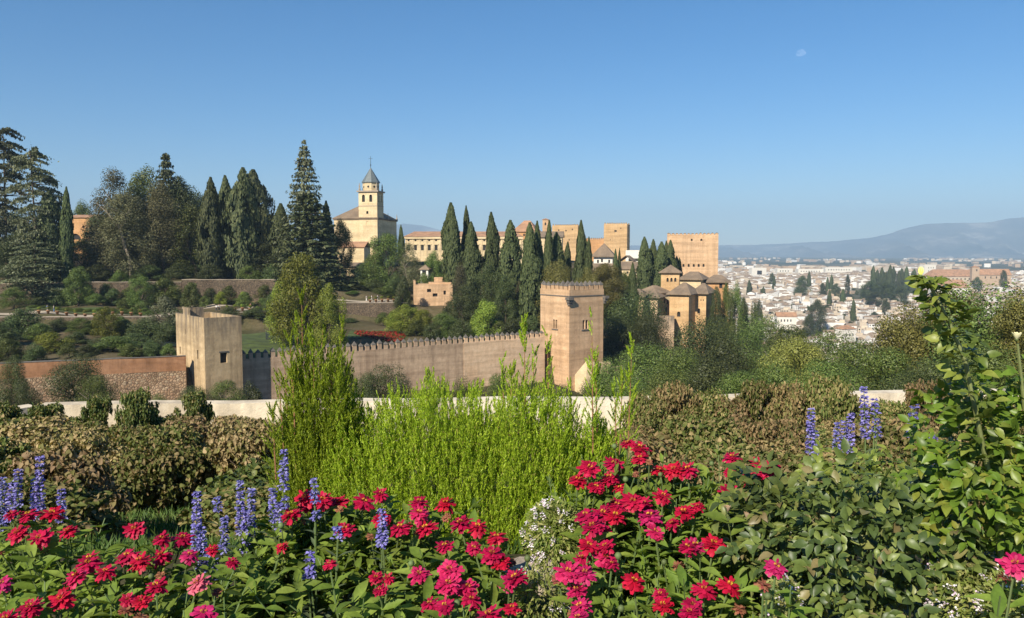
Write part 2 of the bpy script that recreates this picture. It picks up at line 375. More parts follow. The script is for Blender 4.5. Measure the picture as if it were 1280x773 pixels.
gp = nt.nodes.new('ShaderNodeNewGeometry').outputs['Position']
mpv = nt.nodes.new('ShaderNodeMapping'); mpv.inputs['Scale'].default_value = (1, .5, 3.0); nt.links.new(gp, mpv.inputs[0])
c = ramp(nt, [(.03, .035, .025), (.12, .10, .07), (.50, .42, .33)], noise(nt, mpv.outputs[0], .0013, 9, .7), [.40, .54, .68])
nt.links.new(c, bs.inputs['Base Color']); bs.inputs['Roughness'].default_value = 1
tag(addobj('mountains', np_mesh('mountains', np.stack([MX.ravel(), MY.ravel(), MZ.ravel()], 1), np.stack([ii, ii + 1, ii + nc + 1, ii + nc], 1), m, True)), kind='structure')

# the air between here and the mountains
hz = MB(); hz.box(-34000, 34000, -230, 18200, -130, 900)
m, nt, bs = new_mat('haze_air'); nt.nodes.remove(bs)
pv = nt.nodes.new('ShaderNodeVolumePrincipled'); pv.inputs['Color'].default_value = (.56, .78, 1.0, 1); pv.inputs['Density'].default_value = HAZE
pv.inputs['Anisotropy'].default_value = -0.08
nt.links.new(pv.outputs[0], nt.nodes['Material Output'].inputs['Volume'])
tag(hz.build('haze', m), kind='stuff')

# moon: pale gibbous disc of daylight moon, far beyond the air
mp = P(1001.5, 68, 60000)
mb = MB(); rM = 60000 * 6.2 / 1000
N = 40
for k in range(N):   # lens-shaped body, the moon's lit phase cut into its outline
    a0, a1 = 2 * math.pi * k / N, 2 * math.pi * (k + 1) / N
    def q(a, f):
        x = math.cos(a) * rM; z = math.sin(a) * rM
        if z < 0: z *= .35
        return Vector((x, -rM * .5 * f, z))
    mb.poly([q(a0, 0), q(a1, 0), Vector((0, -rM * .5, 0))]); mb.poly([q(a1, 0), q(a0, 0), Vector((0, rM * .4, 0))])
m, nt, bs = new_mat('daylight_moon'); nt.nodes.remove(bs)
em = nt.nodes.new('ShaderNodeEmission'); tb = nt.nodes.new('ShaderNodeBsdfTransparent'); ad = nt.nodes.new('ShaderNodeAddShader')
nt.links.new(ramp(nt, [(.02, .02, .02), (.20, .18, .15)], noise(nt, coords(nt), .004, 3), [.35, .6]), em.inputs[0]); em.inputs[1].default_value = .42  # emission stands in for sunlight on the moon, added over the sky
nt.links.new(em.outputs[0], ad.inputs[0]); nt.links.new(tb.outputs[0], ad.inputs[1]); nt.links.new(ad.outputs[0], nt.nodes['Material Output'].inputs[0])
mo = mb.build('moon', m, None, mp, 0); mo.rotation_euler = (0, R(-12), 0)
tag(mo, 'faint pale gibbous moon in the blue sky', 'moon')

# ------------------------------------------------------------------ foliage generators (meshes in a unit box: width 1, height 1)
def unit(v): return v / np.maximum(np.linalg.norm(v, axis=-1, keepdims=True), 1e-9)
def leaf_quads(pos, nrm, L, W, axis=None, rng=None, fold=0.12):
    N = len(pos); n = unit(nrm)
    a = unit(rng.normal(size=(N, 3))) if axis is None else axis
    a = unit(a - n * (a * n).sum(1, keepdims=True)); b = np.cross(n, a)
    L = np.broadcast_to(np.asarray(L, float), (N,))[:, None]; W = np.broadcast_to(np.asarray(W, float), (N,))[:, None]
    up = n * W * fold
    V = np.stack([pos - a * L / 2, pos + b * W / 2 + up, pos + a * L / 2, pos - b * W / 2 + up], 1).reshape(-1, 3)
    return V, np.arange(4 * N).reshape(N, 4)
def trunk_mb(rng, h=0.55, r=0.03, limbs=5, lean=.06, spread=.3, sub=2):
    mb = MB(); p = [Vector((0, 0, -.03))]; k = 5
    dx, dy = rng.normal(0, lean, 2)
    for i in range(1, k + 1): p.append(Vector((dx * (i / k) ** 2 + rng.normal(0, .008), dy * (i / k) ** 2 + rng.normal(0, .008), h * i / k)))
    mb.tube(p, [r * (1.25 if i == 0 else 1 - .5 * i / k) for i in range(k + 1)], 7)
    for j in range(limbs):
        t = rng.uniform(.4, 1); b = p[0].lerp(p[-1], t); a = 2 * math.pi * (j + rng.uniform(-.3, .3)) / limbs
        e = b + Vector((math.cos(a) * spread * rng.uniform(.7, 1.1), math.sin(a) * spread * rng.uniform(.7, 1.1), rng.uniform(.15, .38) * (1 - h) / .45))
        mid = b.lerp(e, .5) + Vector((0, 0, .03))
        mb.tube([b, mid, e], [r * .5, r * .32, r * .12], 5)
        for _ in range(sub):
            e2 = mid + Vector((rng.normal(0, .12), rng.normal(0, .12), rng.uniform(.04, .16))); mb.tube([mid, e2], [r * .25, r * .08], 4)
    return mb
def crown_broad(seed, nl=7000, leafs=.04, zb=.22, ncl=26, rcl=(.12, .21), flat=1.0, core=.25):
    rng = np.random.default_rng(seed)
    d = unit(rng.normal(size=(ncl, 3))); d[:, 2] = np.abs(d[:, 2]) * 1.2 - .35; d = unit(d)
    s = rng.uniform(.45, .98, ncl)[:, None]
    r = rng.uniform(*rcl, ncl)
    c = d * s * (np.array([.5, .5, (1 - zb) / 2]) - np.array([1, 1, .7]) * r[:, None] * .8) + np.array([0, 0, (1 + zb) / 2])
    pr = r ** 2 / (r ** 2).sum(); k = rng.choice(ncl, nl, p=pr)
    dd = unit(rng.normal(size=(nl, 3)) + np.array([0, 0, .25]))
    rad = r[k][:, None] * np.where(rng.random((nl, 1)) < core, rng.uniform(.2, .9, (nl, 1)), rng.uniform(.8, 1.12, (nl, 1)))
    pos = c[k] + dd * rad * np.array([1, 1, flat])
    nr = dd + rng.normal(0, .55, (nl, 3))
    sz = leafs * rng.uniform(.6, 1.35, nl)
    return leaf_quads(pos, nr, sz, sz * .62, None, rng)
def crown_mass(seed, nl=8000, leafs=.04, prof=((0, .36), (.15, .47), (.5, .5), (.8, .36), (1, .06)), ncl=46, rcl=(.09, .17), zb=.02, core=.25, asp=1.0, loose=1.15, jit=.34):
    """full crown that reaches the ground: uneven clumps packed into a turned profile"""
    rng = np.random.default_rng(seed); pz, pr_ = zip(*prof)
    r = rng.uniform(*rcl, ncl); z = zb + r * .5 + (1 - zb - r * .9) * rng.beta(1.05, 1.15, ncl)
    R_ = np.maximum(np.interp(z, pz, pr_) * rng.uniform(.8, 1.12, ncl) - r * .75, .0) * np.sqrt(rng.uniform(.25, 1, ncl)); th = rng.uniform(0, 6.283, ncl)
    c = np.stack([np.cos(th) * R_, np.sin(th) * R_, z], 1)
    k = rng.choice(ncl, nl, p=r ** 2 / (r ** 2).sum()); dd = unit(rng.normal(size=(nl, 3)) + np.array([0, 0, .25]))
    rad = r[k][:, None] * np.where(rng.random((nl, 1)) < core, rng.uniform(.2, .9, (nl, 1)), rng.uniform(.8, loose, (nl, 1)))
    pos = c[k] + dd * rad * np.array([1, 1, 1 / asp ** .5]); pos[:, 2] = np.maximum(pos[:, 2], .004) * asp; sz = leafs * rng.uniform(.6, 1.35, nl)
    V, Q = leaf_quads(pos, dd + rng.normal(0, jit, (nl, 3)), sz, sz * .62, None, rng)
    V[:, 2] /= asp; return V, Q
DOME = ((0, .40), (.25, .5), (.6, .42), (.88, .22), (1, .05))
def crown_cypress(seed, nl=14000, fat=1.0, loose=0.0):
    rng = np.random.default_rng(seed)
    prof = lambda z: np.interp(z, [0, .03, .12, .35, .6, .8, .92, 1.0], [.12, .3, .43, .5, .44, .29, .15, .01]) * fat
    npl = 150
    zp = rng.beta(1.1, 1.3, npl); th = rng.uniform(0, 2 * math.pi, npl); off = rng.uniform(.70, 1.12 + loose, npl)
    ph = rng.uniform(0, 6.28, 4)
    k = rng.integers(0, npl, nl); t = rng.random(nl)
    z = np.clip(zp[k] + (t - .3) * .16, .015, .995)
    rr = prof(z) * off[k] * rng.uniform(.82, 1.06, nl) * (1 + .13 * np.sin(z * 9 + ph[0]) * np.sin(th[k] + ph[1]) + .10 * np.sin(z * 23 + ph[2] + 2 * th[k]))
    a = th[k] + rng.normal(0, .16, nl) / np.maximum(rr * 2.2, .15)
    inner = rng.random(nl) < .2; rr = np.where(inner, rr * rng.uniform(.3, .8, nl), rr)
    pos = np.stack([np.cos(a) * rr, np.sin(a) * rr, z], 1)
    nr = np.stack([np.cos(a), np.sin(a), .2 + 0 * a], 1) + rng.normal(0, .45, (nl, 3)) * np.array([1, 1, .5])
    ax = np.stack([np.cos(a) * .25, np.sin(a) * .25, .16 + 0 * a], 1) + rng.normal(0, .03, (nl, 3))
    V, Q = leaf_quads(pos, nr, rng.uniform(.7, 1.3, nl) * .034, .075 * rng.uniform(.7, 1.3, nl), np.array([0, 0, 1.]) + rng.normal(0, .15, (nl, 3)), rng)
    V[:, 2] = np.where(V[:, 2] > 1, 1, V[:, 2]); return V, Q
def crown_spruce(seed, levels=30, per=10, nb=24, droop=.05, zb=.06, power=.85, gap=.2, leafs=.07):
    rng = np.random.default_rng(seed); pos, nr, ax, L = [], [], [], []
    for i in range(levels):
        z = zb + (1 - zb) * (i / levels) ** .92 + rng.normal(0, .006); r0 = .5 * (1 - z) ** power + .012
        for j in range(per):
            a = 2 * math.pi * (j + rng.random()) / per; r = r0 * rng.uniform(.6, 1.12)
            n = max(6, int(nb * r / .5 + 5)); t = rng.uniform(.08, 1, n) ** .7
            sp = rng.normal(0, .16, n) * r * (1.1 - t)
            x = np.cos(a) * r * t - np.sin(a) * sp; y = np.sin(a) * r * t + np.cos(a) * sp
            zz = z - droop * r * 2 * t + droop * .9 * r * t ** 3 + rng.normal(0, .004, n) - rng.random(n) * .012
            pos.append(np.stack([x, y, zz], 1)); nr.append(np.stack([.3 * np.cos(a) + 0 * x, .3 * np.sin(a) + 0 * x, 1 + 0 * x], 1) + rng.normal(0, .5, (n, 3)))
            ax.append(np.stack([np.cos(a) + 0 * x, np.sin(a) + 0 * x, -.1 + 0 * x], 1) + rng.normal(0, .5, (n, 3)) * np.array([1, 1, .3])); L.append(np.full(n, leafs) * rng.uniform(.6, 1.2, n))
    pos, nr, ax, L = map(np.concatenate, (pos, nr, ax, L))
    return leaf_quads(pos, nr, L, L * .5, ax, rng)
def crown_cedar(seed, plates=44, nb=330):
    rng = np.random.default_rng(seed); pos, nr = [], []
    for i in range(plates):
        z = .14 + .84 * (i + rng.uniform(.2, .8)) / plates; a = rng.uniform(0, 2 * math.pi); r = (.5 if z < .55 else .5 - (z - .55) * .75) * rng.uniform(.45, 1.05)
        n = nb; t = rng.uniform(.1, 1, n) ** .6; wid = .10 * np.sin(np.clip(t, 0, 1) * math.pi * .8) + .02
        s = rng.normal(0, 1, n) * wid
        x = np.cos(a) * r * t - np.sin(a) * s; y = np.sin(a) * r * t + np.cos(a) * s
        pos.append(np.stack([x, y, z + .05 * t * r * 2 - .07 * t ** 2 * r * 2 + rng.normal(0, .004, n) - .02 * np.abs(s) / .1], 1)); nr.append(np.array([0, 0, 1.]) + rng.normal(0, .45, (n, 3)))
    pos, nr = np.concatenate(pos), np.concatenate(nr); L = .034 * rng.uniform(.6, 1.3, len(pos))
    return leaf_quads(pos, nr, L, L * .55, None, rng)
def limbs_conifer(rng, r=.02, n=18, spread=.35, lean=0.0):
    mb = MB(); mb.tube([(0, 0, -.03), (0, 0, .4), (lean, 0, .97)], [r, r * .7, r * .12], 7)
    for i in range(n):
        z = rng.uniform(.15, .9); a = rng.uniform(0, 6.28); q = spread * (1 - z) ** .8 + .05
        mb.tube([(lean * z * z, 0, z), (math.cos(a) * q, math.sin(a) * q, z + rng.uniform(-.02, .03))], [r * .3, r * .08], 4)
    return mb
LV = {}
LV['cypress'] = leaf('cypress_leaf', [(.046, .062, .022), (.078, .098, .034), (.115, .132, .048)], .12, .6, .2)
LV['conifer'] = leaf('conifer_leaf', [(.044, .055, .023), (.080, .092, .036), (.125, .130, .054)], .12, .6, .2)
LV['bluegrey'] = leaf('blue_grey_needles', [(.080, .092, .050), (.145, .155, .082), (.22, .22, .12)], .15, .6, .2)
LV['greyolive'] = leaf('grey_olive_foliage', [(.080, .084, .040), (.145, .140, .066), (.21, .195, .10)], .2, .6, .2)
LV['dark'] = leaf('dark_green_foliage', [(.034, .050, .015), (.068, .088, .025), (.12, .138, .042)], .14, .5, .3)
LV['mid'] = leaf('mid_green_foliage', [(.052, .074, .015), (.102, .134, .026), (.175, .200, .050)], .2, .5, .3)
LV['bright'] = leaf('bright_green_foliage', [(.12, .155, .022), (.21, .25, .032), (.32, .34, .05)], .3, .5, .3)
LV['olive'] = leaf('olive_yellow_foliage', [(.095, .095, .022), (.18, .17, .038), (.27, .24, .065)], .2, .5, .3)
LV['brownish'] = leaf('brown_tinged_foliage', [(.055, .048, .024), (.10, .085, .042), (.145, .12, .06)], .2, .6, .2)
SPEC = {}   # species -> list of (crown mesh fn result, trunk mesh)
def reg(key, mat, crowns, trunks, wood='wood'):
    SPEC[key] = [(np_mesh(key + '_crown', *c, LV[mat]), t.mesh(key + '_trunk', M[wood])) for c, t in zip(crowns, trunks)]
rg = np.random.default_rng(11)
bt = lambda **k: trunk_mb(rg, **k)
reg('cypress', 'cypress', [crown_cypress(s) for s in (1, 2, 3)], [limbs_conifer(rg, .05, 6, .1) for _ in range(3)])
reg('loose_cypress', 'conifer', [crown_cypress(s, 14000, 1.05, .35) for s in (4, 5)], [limbs_conifer(rg, .05, 10, .3) for _ in range(2)])
reg('spruce', 'conifer', [crown_spruce(s, 30, 13, 30, .05, .02, .62, .2, .05) for s in (1, 2)], [limbs_conifer(rg, .022) for _ in range(2)])
reg('blue_spruce', 'bluegrey', [crown_spruce(7, 38, 11, 26, .05, .02, .78, .2, .042)], [limbs_conifer(rg, .022)])
reg('cedar', 'bluegrey', [crown_cedar(s) for s in (1, 2)], [limbs_conifer(rg, .024, 16, .4) for _ in range(2)])
reg('grey_tree', 'greyolive', [crown_mass(s, 18000, .025, ((0, .38), (.3, .5), (.55, .45), (.8, .3), (1, .05)), 70, (.09, .16), asp=2.0) for s in (21, 22)], [bt(h=.6, r=.025) for _ in range(2)], 'wood_pale')
reg('brown_tree', 'brownish', [crown_mass(s, 18000, .025, ((0, .38), (.3, .5), (.55, .45), (.8, .3), (1, .05)), 70, (.09, .16), asp=2.0) for s in (23,)], [bt(h=.6, r=.025)])
reg('dark_tree', 'dark', [crown_mass(s, 20000, .025, ncl=60, rcl=(.09, .16), asp=1.4) for s in (31, 32, 33)], [bt(h=.5) for _ in range(3)])
reg('mid_tree', 'mid', [crown_mass(s, 20000, .025, ncl=60, rcl=(.09, .16), asp=1.4) for s in (41, 42, 43)], [bt(h=.5) for _ in range(3)])
reg('bright_tree', 'bright', [crown_mass(s, 16000, .025, ncl=64, rcl=(.07, .14)) for s in (51, 52)], [bt(h=.5) for _ in range(2)])
reg('olive_tree', 'olive', [crown_mass(s, 52000, .019, ((0, .40), (.2, .5), (.6, .49), (.85, .38), (1, .14)), 66, (.09, .17), .05, .25, 1.1, 1.1, .25) for s in (61, 62)], [bt(h=.5, limbs=9, sub=4) for _ in range(2)], 'wood_pale')
reg('wood_tree', 'mid', [crown_mass(s, 30000, .019, ((0, .36), (.2, .48), (.55, .5), (.82, .38), (1, .14)), 42, (.13, .22), .05, .22, 1.3, 1.08, .22) for s in (71, 72, 73)], [bt(h=.5, limbs=9, sub=4) for _ in range(3)], 'wood_pale')
reg('dark_wood_tree', 'dark', [crown_mass(s, 30000, .019, ((0, .36), (.2, .48), (.55, .5), (.82, .38), (1, .14)), 38, (.14, .23), .05, .22, 1.3, 1.08, .22) for s in (74, 75)], [bt(h=.5, limbs=8, sub=3) for _ in range(2)], 'wood')
reg('bush', 'mid', [crown_mass(s, 11000, .033, DOME, 40, (.10, .19)) for s in (81, 82)], [bt(h=.4, limbs=7) for _ in range(2)])
reg('dark_bush', 'dark', [crown_mass(s, 11000, .033, DOME, 40, (.10, .19)) for s in (83, 84)], [bt(h=.4, limbs=7) for _ in range(2)])
reg('bright_bush', 'bright', [crown_mass(s, 11000, .033, DOME, 40, (.10, .19)) for s in (85, 86)], [bt(h=.4, limbs=7) for _ in range(2)])
reg('grey_bush', 'bluegrey', [crown_mass(s, 12000, .032, DOME, 44, (.09, .17)) for s in (87,)], [bt(h=.4, limbs=7)])
_cnt = {}
rt = random.Random(3)
NAMES = {'cypress': 'cypress_tree', 'loose_cypress': 'cypress_tree', 'spruce': 'spruce_tree', 'blue_spruce': 'spruce_tree', 'cedar': 'cedar_tree'}
def tree(sp, px, ytop, wpx, Y, label, group=None, zb=None, cat=None, hmin=1.0):
    i = _cnt[sp] = _cnt.get(sp, -1) + 1
    cr, tr = SPEC[sp][i % len(SPEC[sp])]
    if sp in ('wood_tree', 'dark_wood_tree') and px > 740: wpx *= 1.3
    if sp in ('grey_tree', 'dark_tree', 'mid_tree', 'brown_tree', 'loose_cypress') and px < 350 and ytop < 310: wpx *= 1.14
    x = XP(px, Y); z = H(x, Y) - .15 if zb is None else zb
    h = max(hmin, ZY(ytop, Y) - z); w = wpx * Y / 1000
    nm = NAMES.get(sp, 'shrub' if 'bush' in sp else 'tree')
    e = empty(nm, (x, Y, z), rt.uniform(0, 6.28), (w, w * rt.uniform(.9, 1.1), h))
    e.rotation_euler.x = rt.uniform(-.03, .03); e.rotation_euler.y = rt.uniform(-.03, .03)
    k = min(1.0, 1.12 * w / h) if sp in ('wood_tree', 'dark_wood_tree', 'olive_tree') and px > 740 else 1.0
    addobj('crown', cr, e, (0, 0, 1 - k), scale=(1, 1, k)); addobj('stem' if nm == 'shrub' else 'trunk', tr, e)
    return tag(e, label, cat or ('shrub' if nm == 'shrub' else 'tree'), group)
# ------------------------------------------------------------------ buildings
def body(root, x0, x1, y0, y1, z0, z1, mat, sides=None, depth=.3, name='wall', pane='dark', loc=(0, 0, 0), rz=0.0, bar=False, top=True):
    """four walls with real openings; every opening gets its own window part"""
    sides = sides or {}; mb = MB()
    S = {'front': ((x0, y0, z0), (1, 0, 0), x1 - x0), 'right': ((x1, y0, z0), (0, 1, 0), y1 - y0), 'back': ((x1, y1, z0), (-1, 0, 0), x1 - x0), 'left': ((x0, y1, z0), (0, -1, 0), y1 - y0)}
    for s, (o, u, w) in S.items():
        hs = [h for h in sides.get(s, []) if h[0] > .05 and h[0] + h[2] < w - .05 and h[1] > .02 and h[1] + h[3] < z1 - z0 - .02]
        mb.holed(o, u, w, z1 - z0, hs, depth)
        uu = Vector(u); n = Vector((uu.y, -uu.x, 0))
        for x, z, ww, hh, arch in hs:
            wb = MB(); q = Vector(o) + uu * x + Vector((0, 0, z)) - n * depth
            wb.poly([q, q + uu * ww, q + uu * ww + Vector((0, 0, hh)), q + Vector((0, 0, hh))])
            wi = wb.build('window', M[pane], root, loc, rz)
            if bar:
                fb = MB(); c = q + n * .04
                fb.tube([c + uu * ww / 2, c + uu * ww / 2 + Vector((0, 0, hh))], [.05, .05], 4); fb.tube([c + Vector((0, 0, hh * .55)), c + uu * ww + Vector((0, 0, hh * .55))], [.05, .05], 4)
                fb.build('window_frame', M['wood'], wi)
    if top: mb.poly([(x0, y0, z1), (x1, y0, z1), (x1, y1, z1), (x0, y1, z1)])
    return mb.build(name, M[mat], root, loc, rz)
class Frame:
    """local frame of a facade: left front corner at pixel pxl, distance Y, turned by yaw"""
    def __init__(s, pxl, Y, yaw, zb): s.Y = Y; s.th = R(yaw); s.L = Vector((XP(pxl, Y), Y, zb))
    def x(s, px):
        a = (px - 640) / F * 1.0025; return (a * s.Y - s.L.x) / (math.cos(s.th) - a * math.sin(s.th))
    def z(s, px, py): return ZY(py, s.Y + s.x(px) * math.sin(s.th)) - s.L.z
    def hole(s, px, py, wpx, hpx, arch=False):
        """opening centred on px, py"""
        xa, xb = s.x(px - wpx / 2), s.x(px + wpx / 2); za, zb = s.z(px, py + hpx / 2), s.z(px, py - hpx / 2)
        return (xa, za, xb - xa, zb - za, arch)
def house(name, label, cat, pxl, pxr, Y, yeave, depth, yaw=0, mat='cream', zb=None, roof=None, tile='tile', wins=(), wins_r=(), group=None, dp=.25, root=None, pane='dark', bar=False, wname='wall'):
    zb = H(XP((pxl + pxr) / 2, Y), Y + depth * .3) - 1.0 if zb is None else zb
    f = Frame(pxl, Y, yaw, zb); w = f.x(pxr); h = f.z(pxl, yeave)
    loc, rz = (0, 0, 0), 0.0
    if root is None:
        root = empty(name, f.L, f.th); tag(root, label, cat, group)
    else:
        rz = f.th - root.rotation_euler.z; d = f.L - root.location; c, s_ = math.cos(-root.rotation_euler.z), math.sin(-root.rotation_euler.z)
        loc = (c * d.x - s_ * d.y, s_ * d.x + c * d.y, d.z)
    body(root, 0, w, 0, depth, 0, h, mat, {'front': [f.hole(*q) for q in wins], 'right': list(wins_r)}, dp, wname, pane, loc, rz, bar)
    if roof:
        kind, ypk, ov, frac = roof[:4]; ax = roof[4] if len(roof) > 4 else 'x'
        zp = ZY(ypk, Y + depth * .5 * math.cos(f.th)) - zb
        mb = MB()
        if kind == 'hip': mb.hip(-ov, w + ov, -ov, depth + ov, h + .003, zp, frac * (w if ax == 'x' else depth), .2, 0, ax)
        else: mb.gable(-ov, w + ov, -ov, depth + ov, h + .003, zp, .2, 0, ax)
        mb.build('roof', M[tile], root, loc, rz)
    root['_w'] = w; root['_h'] = h
    return root, f, w, h
def merlon_mesh(w, d, h, cap, key):
    mb = MB(); mb.box(-w / 2, w / 2, -d / 2, d / 2, -.02, h, 0, 'bt')
    t = .05
    mb.box(-w / 2 - t, w / 2 + t, -d / 2 - t, d / 2 + t, h, h + .08, 1, 't')
    a = [(-w / 2 - t, -d / 2 - t), (w / 2 + t, -d / 2 - t), (w / 2 + t, d / 2 + t), (-w / 2 - t, d / 2 + t)]
    for i in range(4):
        p, q = a[i], a[(i + 1) % 4]; mb.poly([(*p, h + .08), (*q, h + .08), (0, 0, h + cap)], 1)
    return mb.mesh('merlon', [M[key], M['cap']])
def merlons(root, p0, p1, n, me, z):
    p0, p1 = Vector(p0), Vector(p1); d = p1 - p0; ang = math.atan2(d.y, d.x)
    for i in range(n):
        p = p0 + d * ((i + .5) / n)
        addobj('merlon', me, root, (p.x, p.y, z + rt.uniform(-.04, .04)), (0, 0, ang + rt.uniform(-.05, .05)), (rt.uniform(.9, 1.06), 1, rt.uniform(.82, 1.08)))

# --- square tower in the outer wall, left
zb = -25.5
sq = empty('square_tower', (XP(253, 128), 128, zb), R(42)); tag(sq, 'square plain tower with pale stained walls joining the red outer wall', 'tower')
zt = ZY(398, 128) - zb
def zloc(py, Y): return ZY(py, Y) - zb
body(sq, 0, 6.2, 0, 12.7, 0, zt - 1.1, 'squaretower', {'front': [(2.5, zloc(454, 130), 1.15, 1.65, False)], 'left': [(9.3, zloc(451, 128.5), .62, 1.5, False), (1.4, zloc(446, 133), .6, 1.3, False), (4.2, zloc(420, 132), .22, .9, False)]}, .45)
pm = MB()
pm.box(0, 6.2, 0, .35, zt - 1.1, zt, 0, 'b'); pm.box(5.85, 6.2, .353, 12.7, zt - 1.1, zt, 0, 'b')
pm.box(0, .4, .353, 7, zt - 1.1, zt + .02, 0, 'b'); pm.box(0, .4, 7.003, 9.2, zt - 1.1, zt + 1.3, 0, 'b'); pm.box(0, .4, 9.203, 12.7, zt - 1.1, zt + .1, 0, 'b')
pm.box(.403, 5.847, 12.3, 12.7, zt - 1.1, zt + .05, 0, 'b'); pm.box(.403, 3.2, 8.4, 8.8, zt - 1.099, zt + 1.2, 0, 'b')
pm.build('parapet', M['squaretower'], sq)
lb = MB(); lb.box(2.3, 3.85, -.08, .05, zloc(446, 130) + .72, zloc(446, 130) + .9); lb.build('lintel', M['cap'], sq)

# --- red outer wall, left of the tower (kinked plan)
rw = empty('rampart_wall', (XP(60, 122), 122, -25.5)); tag(rw, 'red plastered rampart wall with rubble lower half left of the square tower', 'wall')
def wallseg(root, a, b, za, zb_, th, mat, name, off=0.0):
    a, b = Vector(a), Vector(b); u = (b - a).normalized(); n = Vector((u.y, -u.x, 0)) * off; nb = Vector((-u.y, u.x, 0)) * th
    mb = MB(); L = (b - a).length; k = max(2, int(L / 2.5))
    pts = [a + u * (L * i / k) for i in range(k + 1)]
    jz = [za + (random.Random(int(q.x * 31 + q.y * 7)).uniform(-.06, .06)) for q in pts]
    for i in range(k):
        p, q = pts[i] + n, pts[i + 1] + n; z0, z1 = Vector((0, 0, zb_)), Vector((0, 0, 1))
        A, B, C, D = p + z0, q + z0, q + z1 * jz[i + 1], p + z1 * jz[i]
        mb.poly([A, B, C, D]); mb.poly([D, C, C + nb, D + nb]); mb.poly([A + nb, D + nb, C + nb, B + nb])
        if i == 0: mb.poly([A, D, D + nb, A + nb])
        if i == k - 1: mb.poly([B, B + nb, C + nb, C])
    ro = root.location if root else Vector((0, 0, 0))
    return mb.build(name, M[mat], root, -Vector(ro))
q0, q1, q2 = Vector((XP(-70, 119), 119, 0)), Vector((XP(184, 128.5), 128.5, 0)), Vector((XP(228, 130), 130.2, 0))
for a, b in ((q0, q1), (q1, q2)):
    zc = ZY(448, 128); zm = ZY(466, 128)
    wallseg(rw, a, b, zc, zm, .7, 'redwall', 'plaster_band'); wallseg(rw, a, b, zm - .003, -26, .85, 'rubble', 'rubble_base', .09)
    wallseg(rw, a, b, zc + .14, zc + .06, .85, 'cap', 'coping', .06)

# --- crenellated curtain wall from the square tower to the big tower
ca, cb = Vector((XP(297, 134.5), 134.5, 0)), Vector((XP(681, 171.5), 171.5, 0))
cw = empty('curtain_wall', (ca.x, ca.y, -29)); tag(cw, 'long crenellated curtain wall running to the big merloned tower', 'wall')
cm = ca.lerp(cb, .685)
zw = ZY(437, 136) - 1.6
wallseg(cw, ca, cm, zw, -30, 1.3, 'greywall', 'weathered_section'); wallseg(cw, cm, cb, zw + .04, -30, 1.3, 'pinkwall', 'repaired_section', .06)
mg, mpk = merlon_mesh(.74, .5, 1.0, .72, 'greywall'), merlon_mesh(.74, .5, 1.0, .72, 'pinkwall')
nb_ = Vector((-(cb - ca).normalized().y, (cb - ca).normalized().x, 0)) * .3
for a, b, n, me in ((ca, cm, 35, mg), (cm, cb, 16, mpk)):
    merlons(cw, a + nb_ - Vector(cw.location) * 1, b + nb_ - Vector(cw.location) * 1, n, me, zw + 29)

# --- the big merloned tower
zb = -31.0
pk = empty('merloned_tower', (XP(712, 169), 169, zb), R(36.6)); tag(pk, 'big square brick tower crowned by pointed merlons with twin arched windows', 'tower')
S = 9.8; zt = ZY(371, 170) - zb; zp = ZY(362.5, 170) - zb
zwn = ZY(412, 171) - zb
tw = lambda c, w: [(c - w - .14, zwn, w, 2.0, True), (c + .14, zwn, w, 2.0, True)]
body(pk, 0, S, 0, S, 0, zt, 'brick', {'front': tw(4.55, .62) , 'left': tw(5.1, .55)}, .4)
mb = MB(); mb.box(-.12, S + .12, -.12, S + .12, zt + .003, zt + .2); mb.build('string_course', M['cap'], pk)
mb = MB()
for a in ((-.05, S + .05, -.05, .55), (-.05, S + .05, S - .55, S + .05), (-.05, .55, .553, S - .553), (S - .55, S + .05, .553, S - .553)): mb.box(*a, zt + .2, zp)
mb.build('parapet', M['brick'], pk)
me = merlon_mesh(1.02, .55, .85, .85, 'brick')
for p0, p1 in (((0, .25), (S, .25)), ((0, S - .25), (S, S - .25)), ((.25, .6), (.25, S - .6)), ((S - .25, .6), (S - .25, S - .6))): merlons(pk, (*p0, 0), (*p1, 0), 7 if p0[1] in (.25, S - .25) else 6, me, zp)
for (x, y, rzz) in ((0.0, 0.0, 0), (S, 0.0, 0)):
    b = MB(); z1 = zt - .1
    for k, (dx, dz) in enumerate(((.9, 0), (.65, -.55), (.4, -1.1))): b.box(x - dx if x == 0 else x - dx * .3, x + (.55 if x == 0 else dx), y - dx, y + .3, z1 + dz - .55, z1 + dz - .003)
    b.build('corner_bracket', M['cap'], pk)
for c, sd in ((4.55, 'f'), (5.1, 'l')):
    b = MB()
    if sd == 'f': b.box(c - 1.1, c + 1.1, -.14, .05, zwn - .28, zwn - .05)
    else: b.box(-.14, .05, S - c - 1.0, S - c + 1.0, zwn - .28, zwn - .05)
    b.build('window_sill', M['cap'], pk)
b = MB(); z1 = ZY(452, 169) - zb
b.poly([(1.6, -.05, 0), (S - 1.2, -.05, 0), (S - 1.2, -.05, z1 - 1.2), (5.2, -.05, z1), (1.6, -.05, z1 - 3)]); b.poly([(1.6, -3.2, 0), (5.2, -3.2, 0), (5.2, -.05, z1), (1.6, -.05, z1 - 3)])
b.poly([(5.2, -3.2, 0), (S - 1.2, -3, 0), (S - 1.2, -.05, z1 - 1.2), (5.2, -.05, z1)]); b.poly([(1.6, -3.2, 0), (1.6, -.05, z1 - 3), (1.6, -.05, 0)]); b.poly([(S - 1.2, -3, 0), (S - 1.2, -.05, 0), (S - 1.2, -.05, z1 - 1.2)])
b.build('buttress', M['cream'], pk)
lw = empty('low_wall', (XP(750, 172), 172, -31)); tag(lw, 'low pale wall stepping down behind the foot of the merloned tower', 'wall')
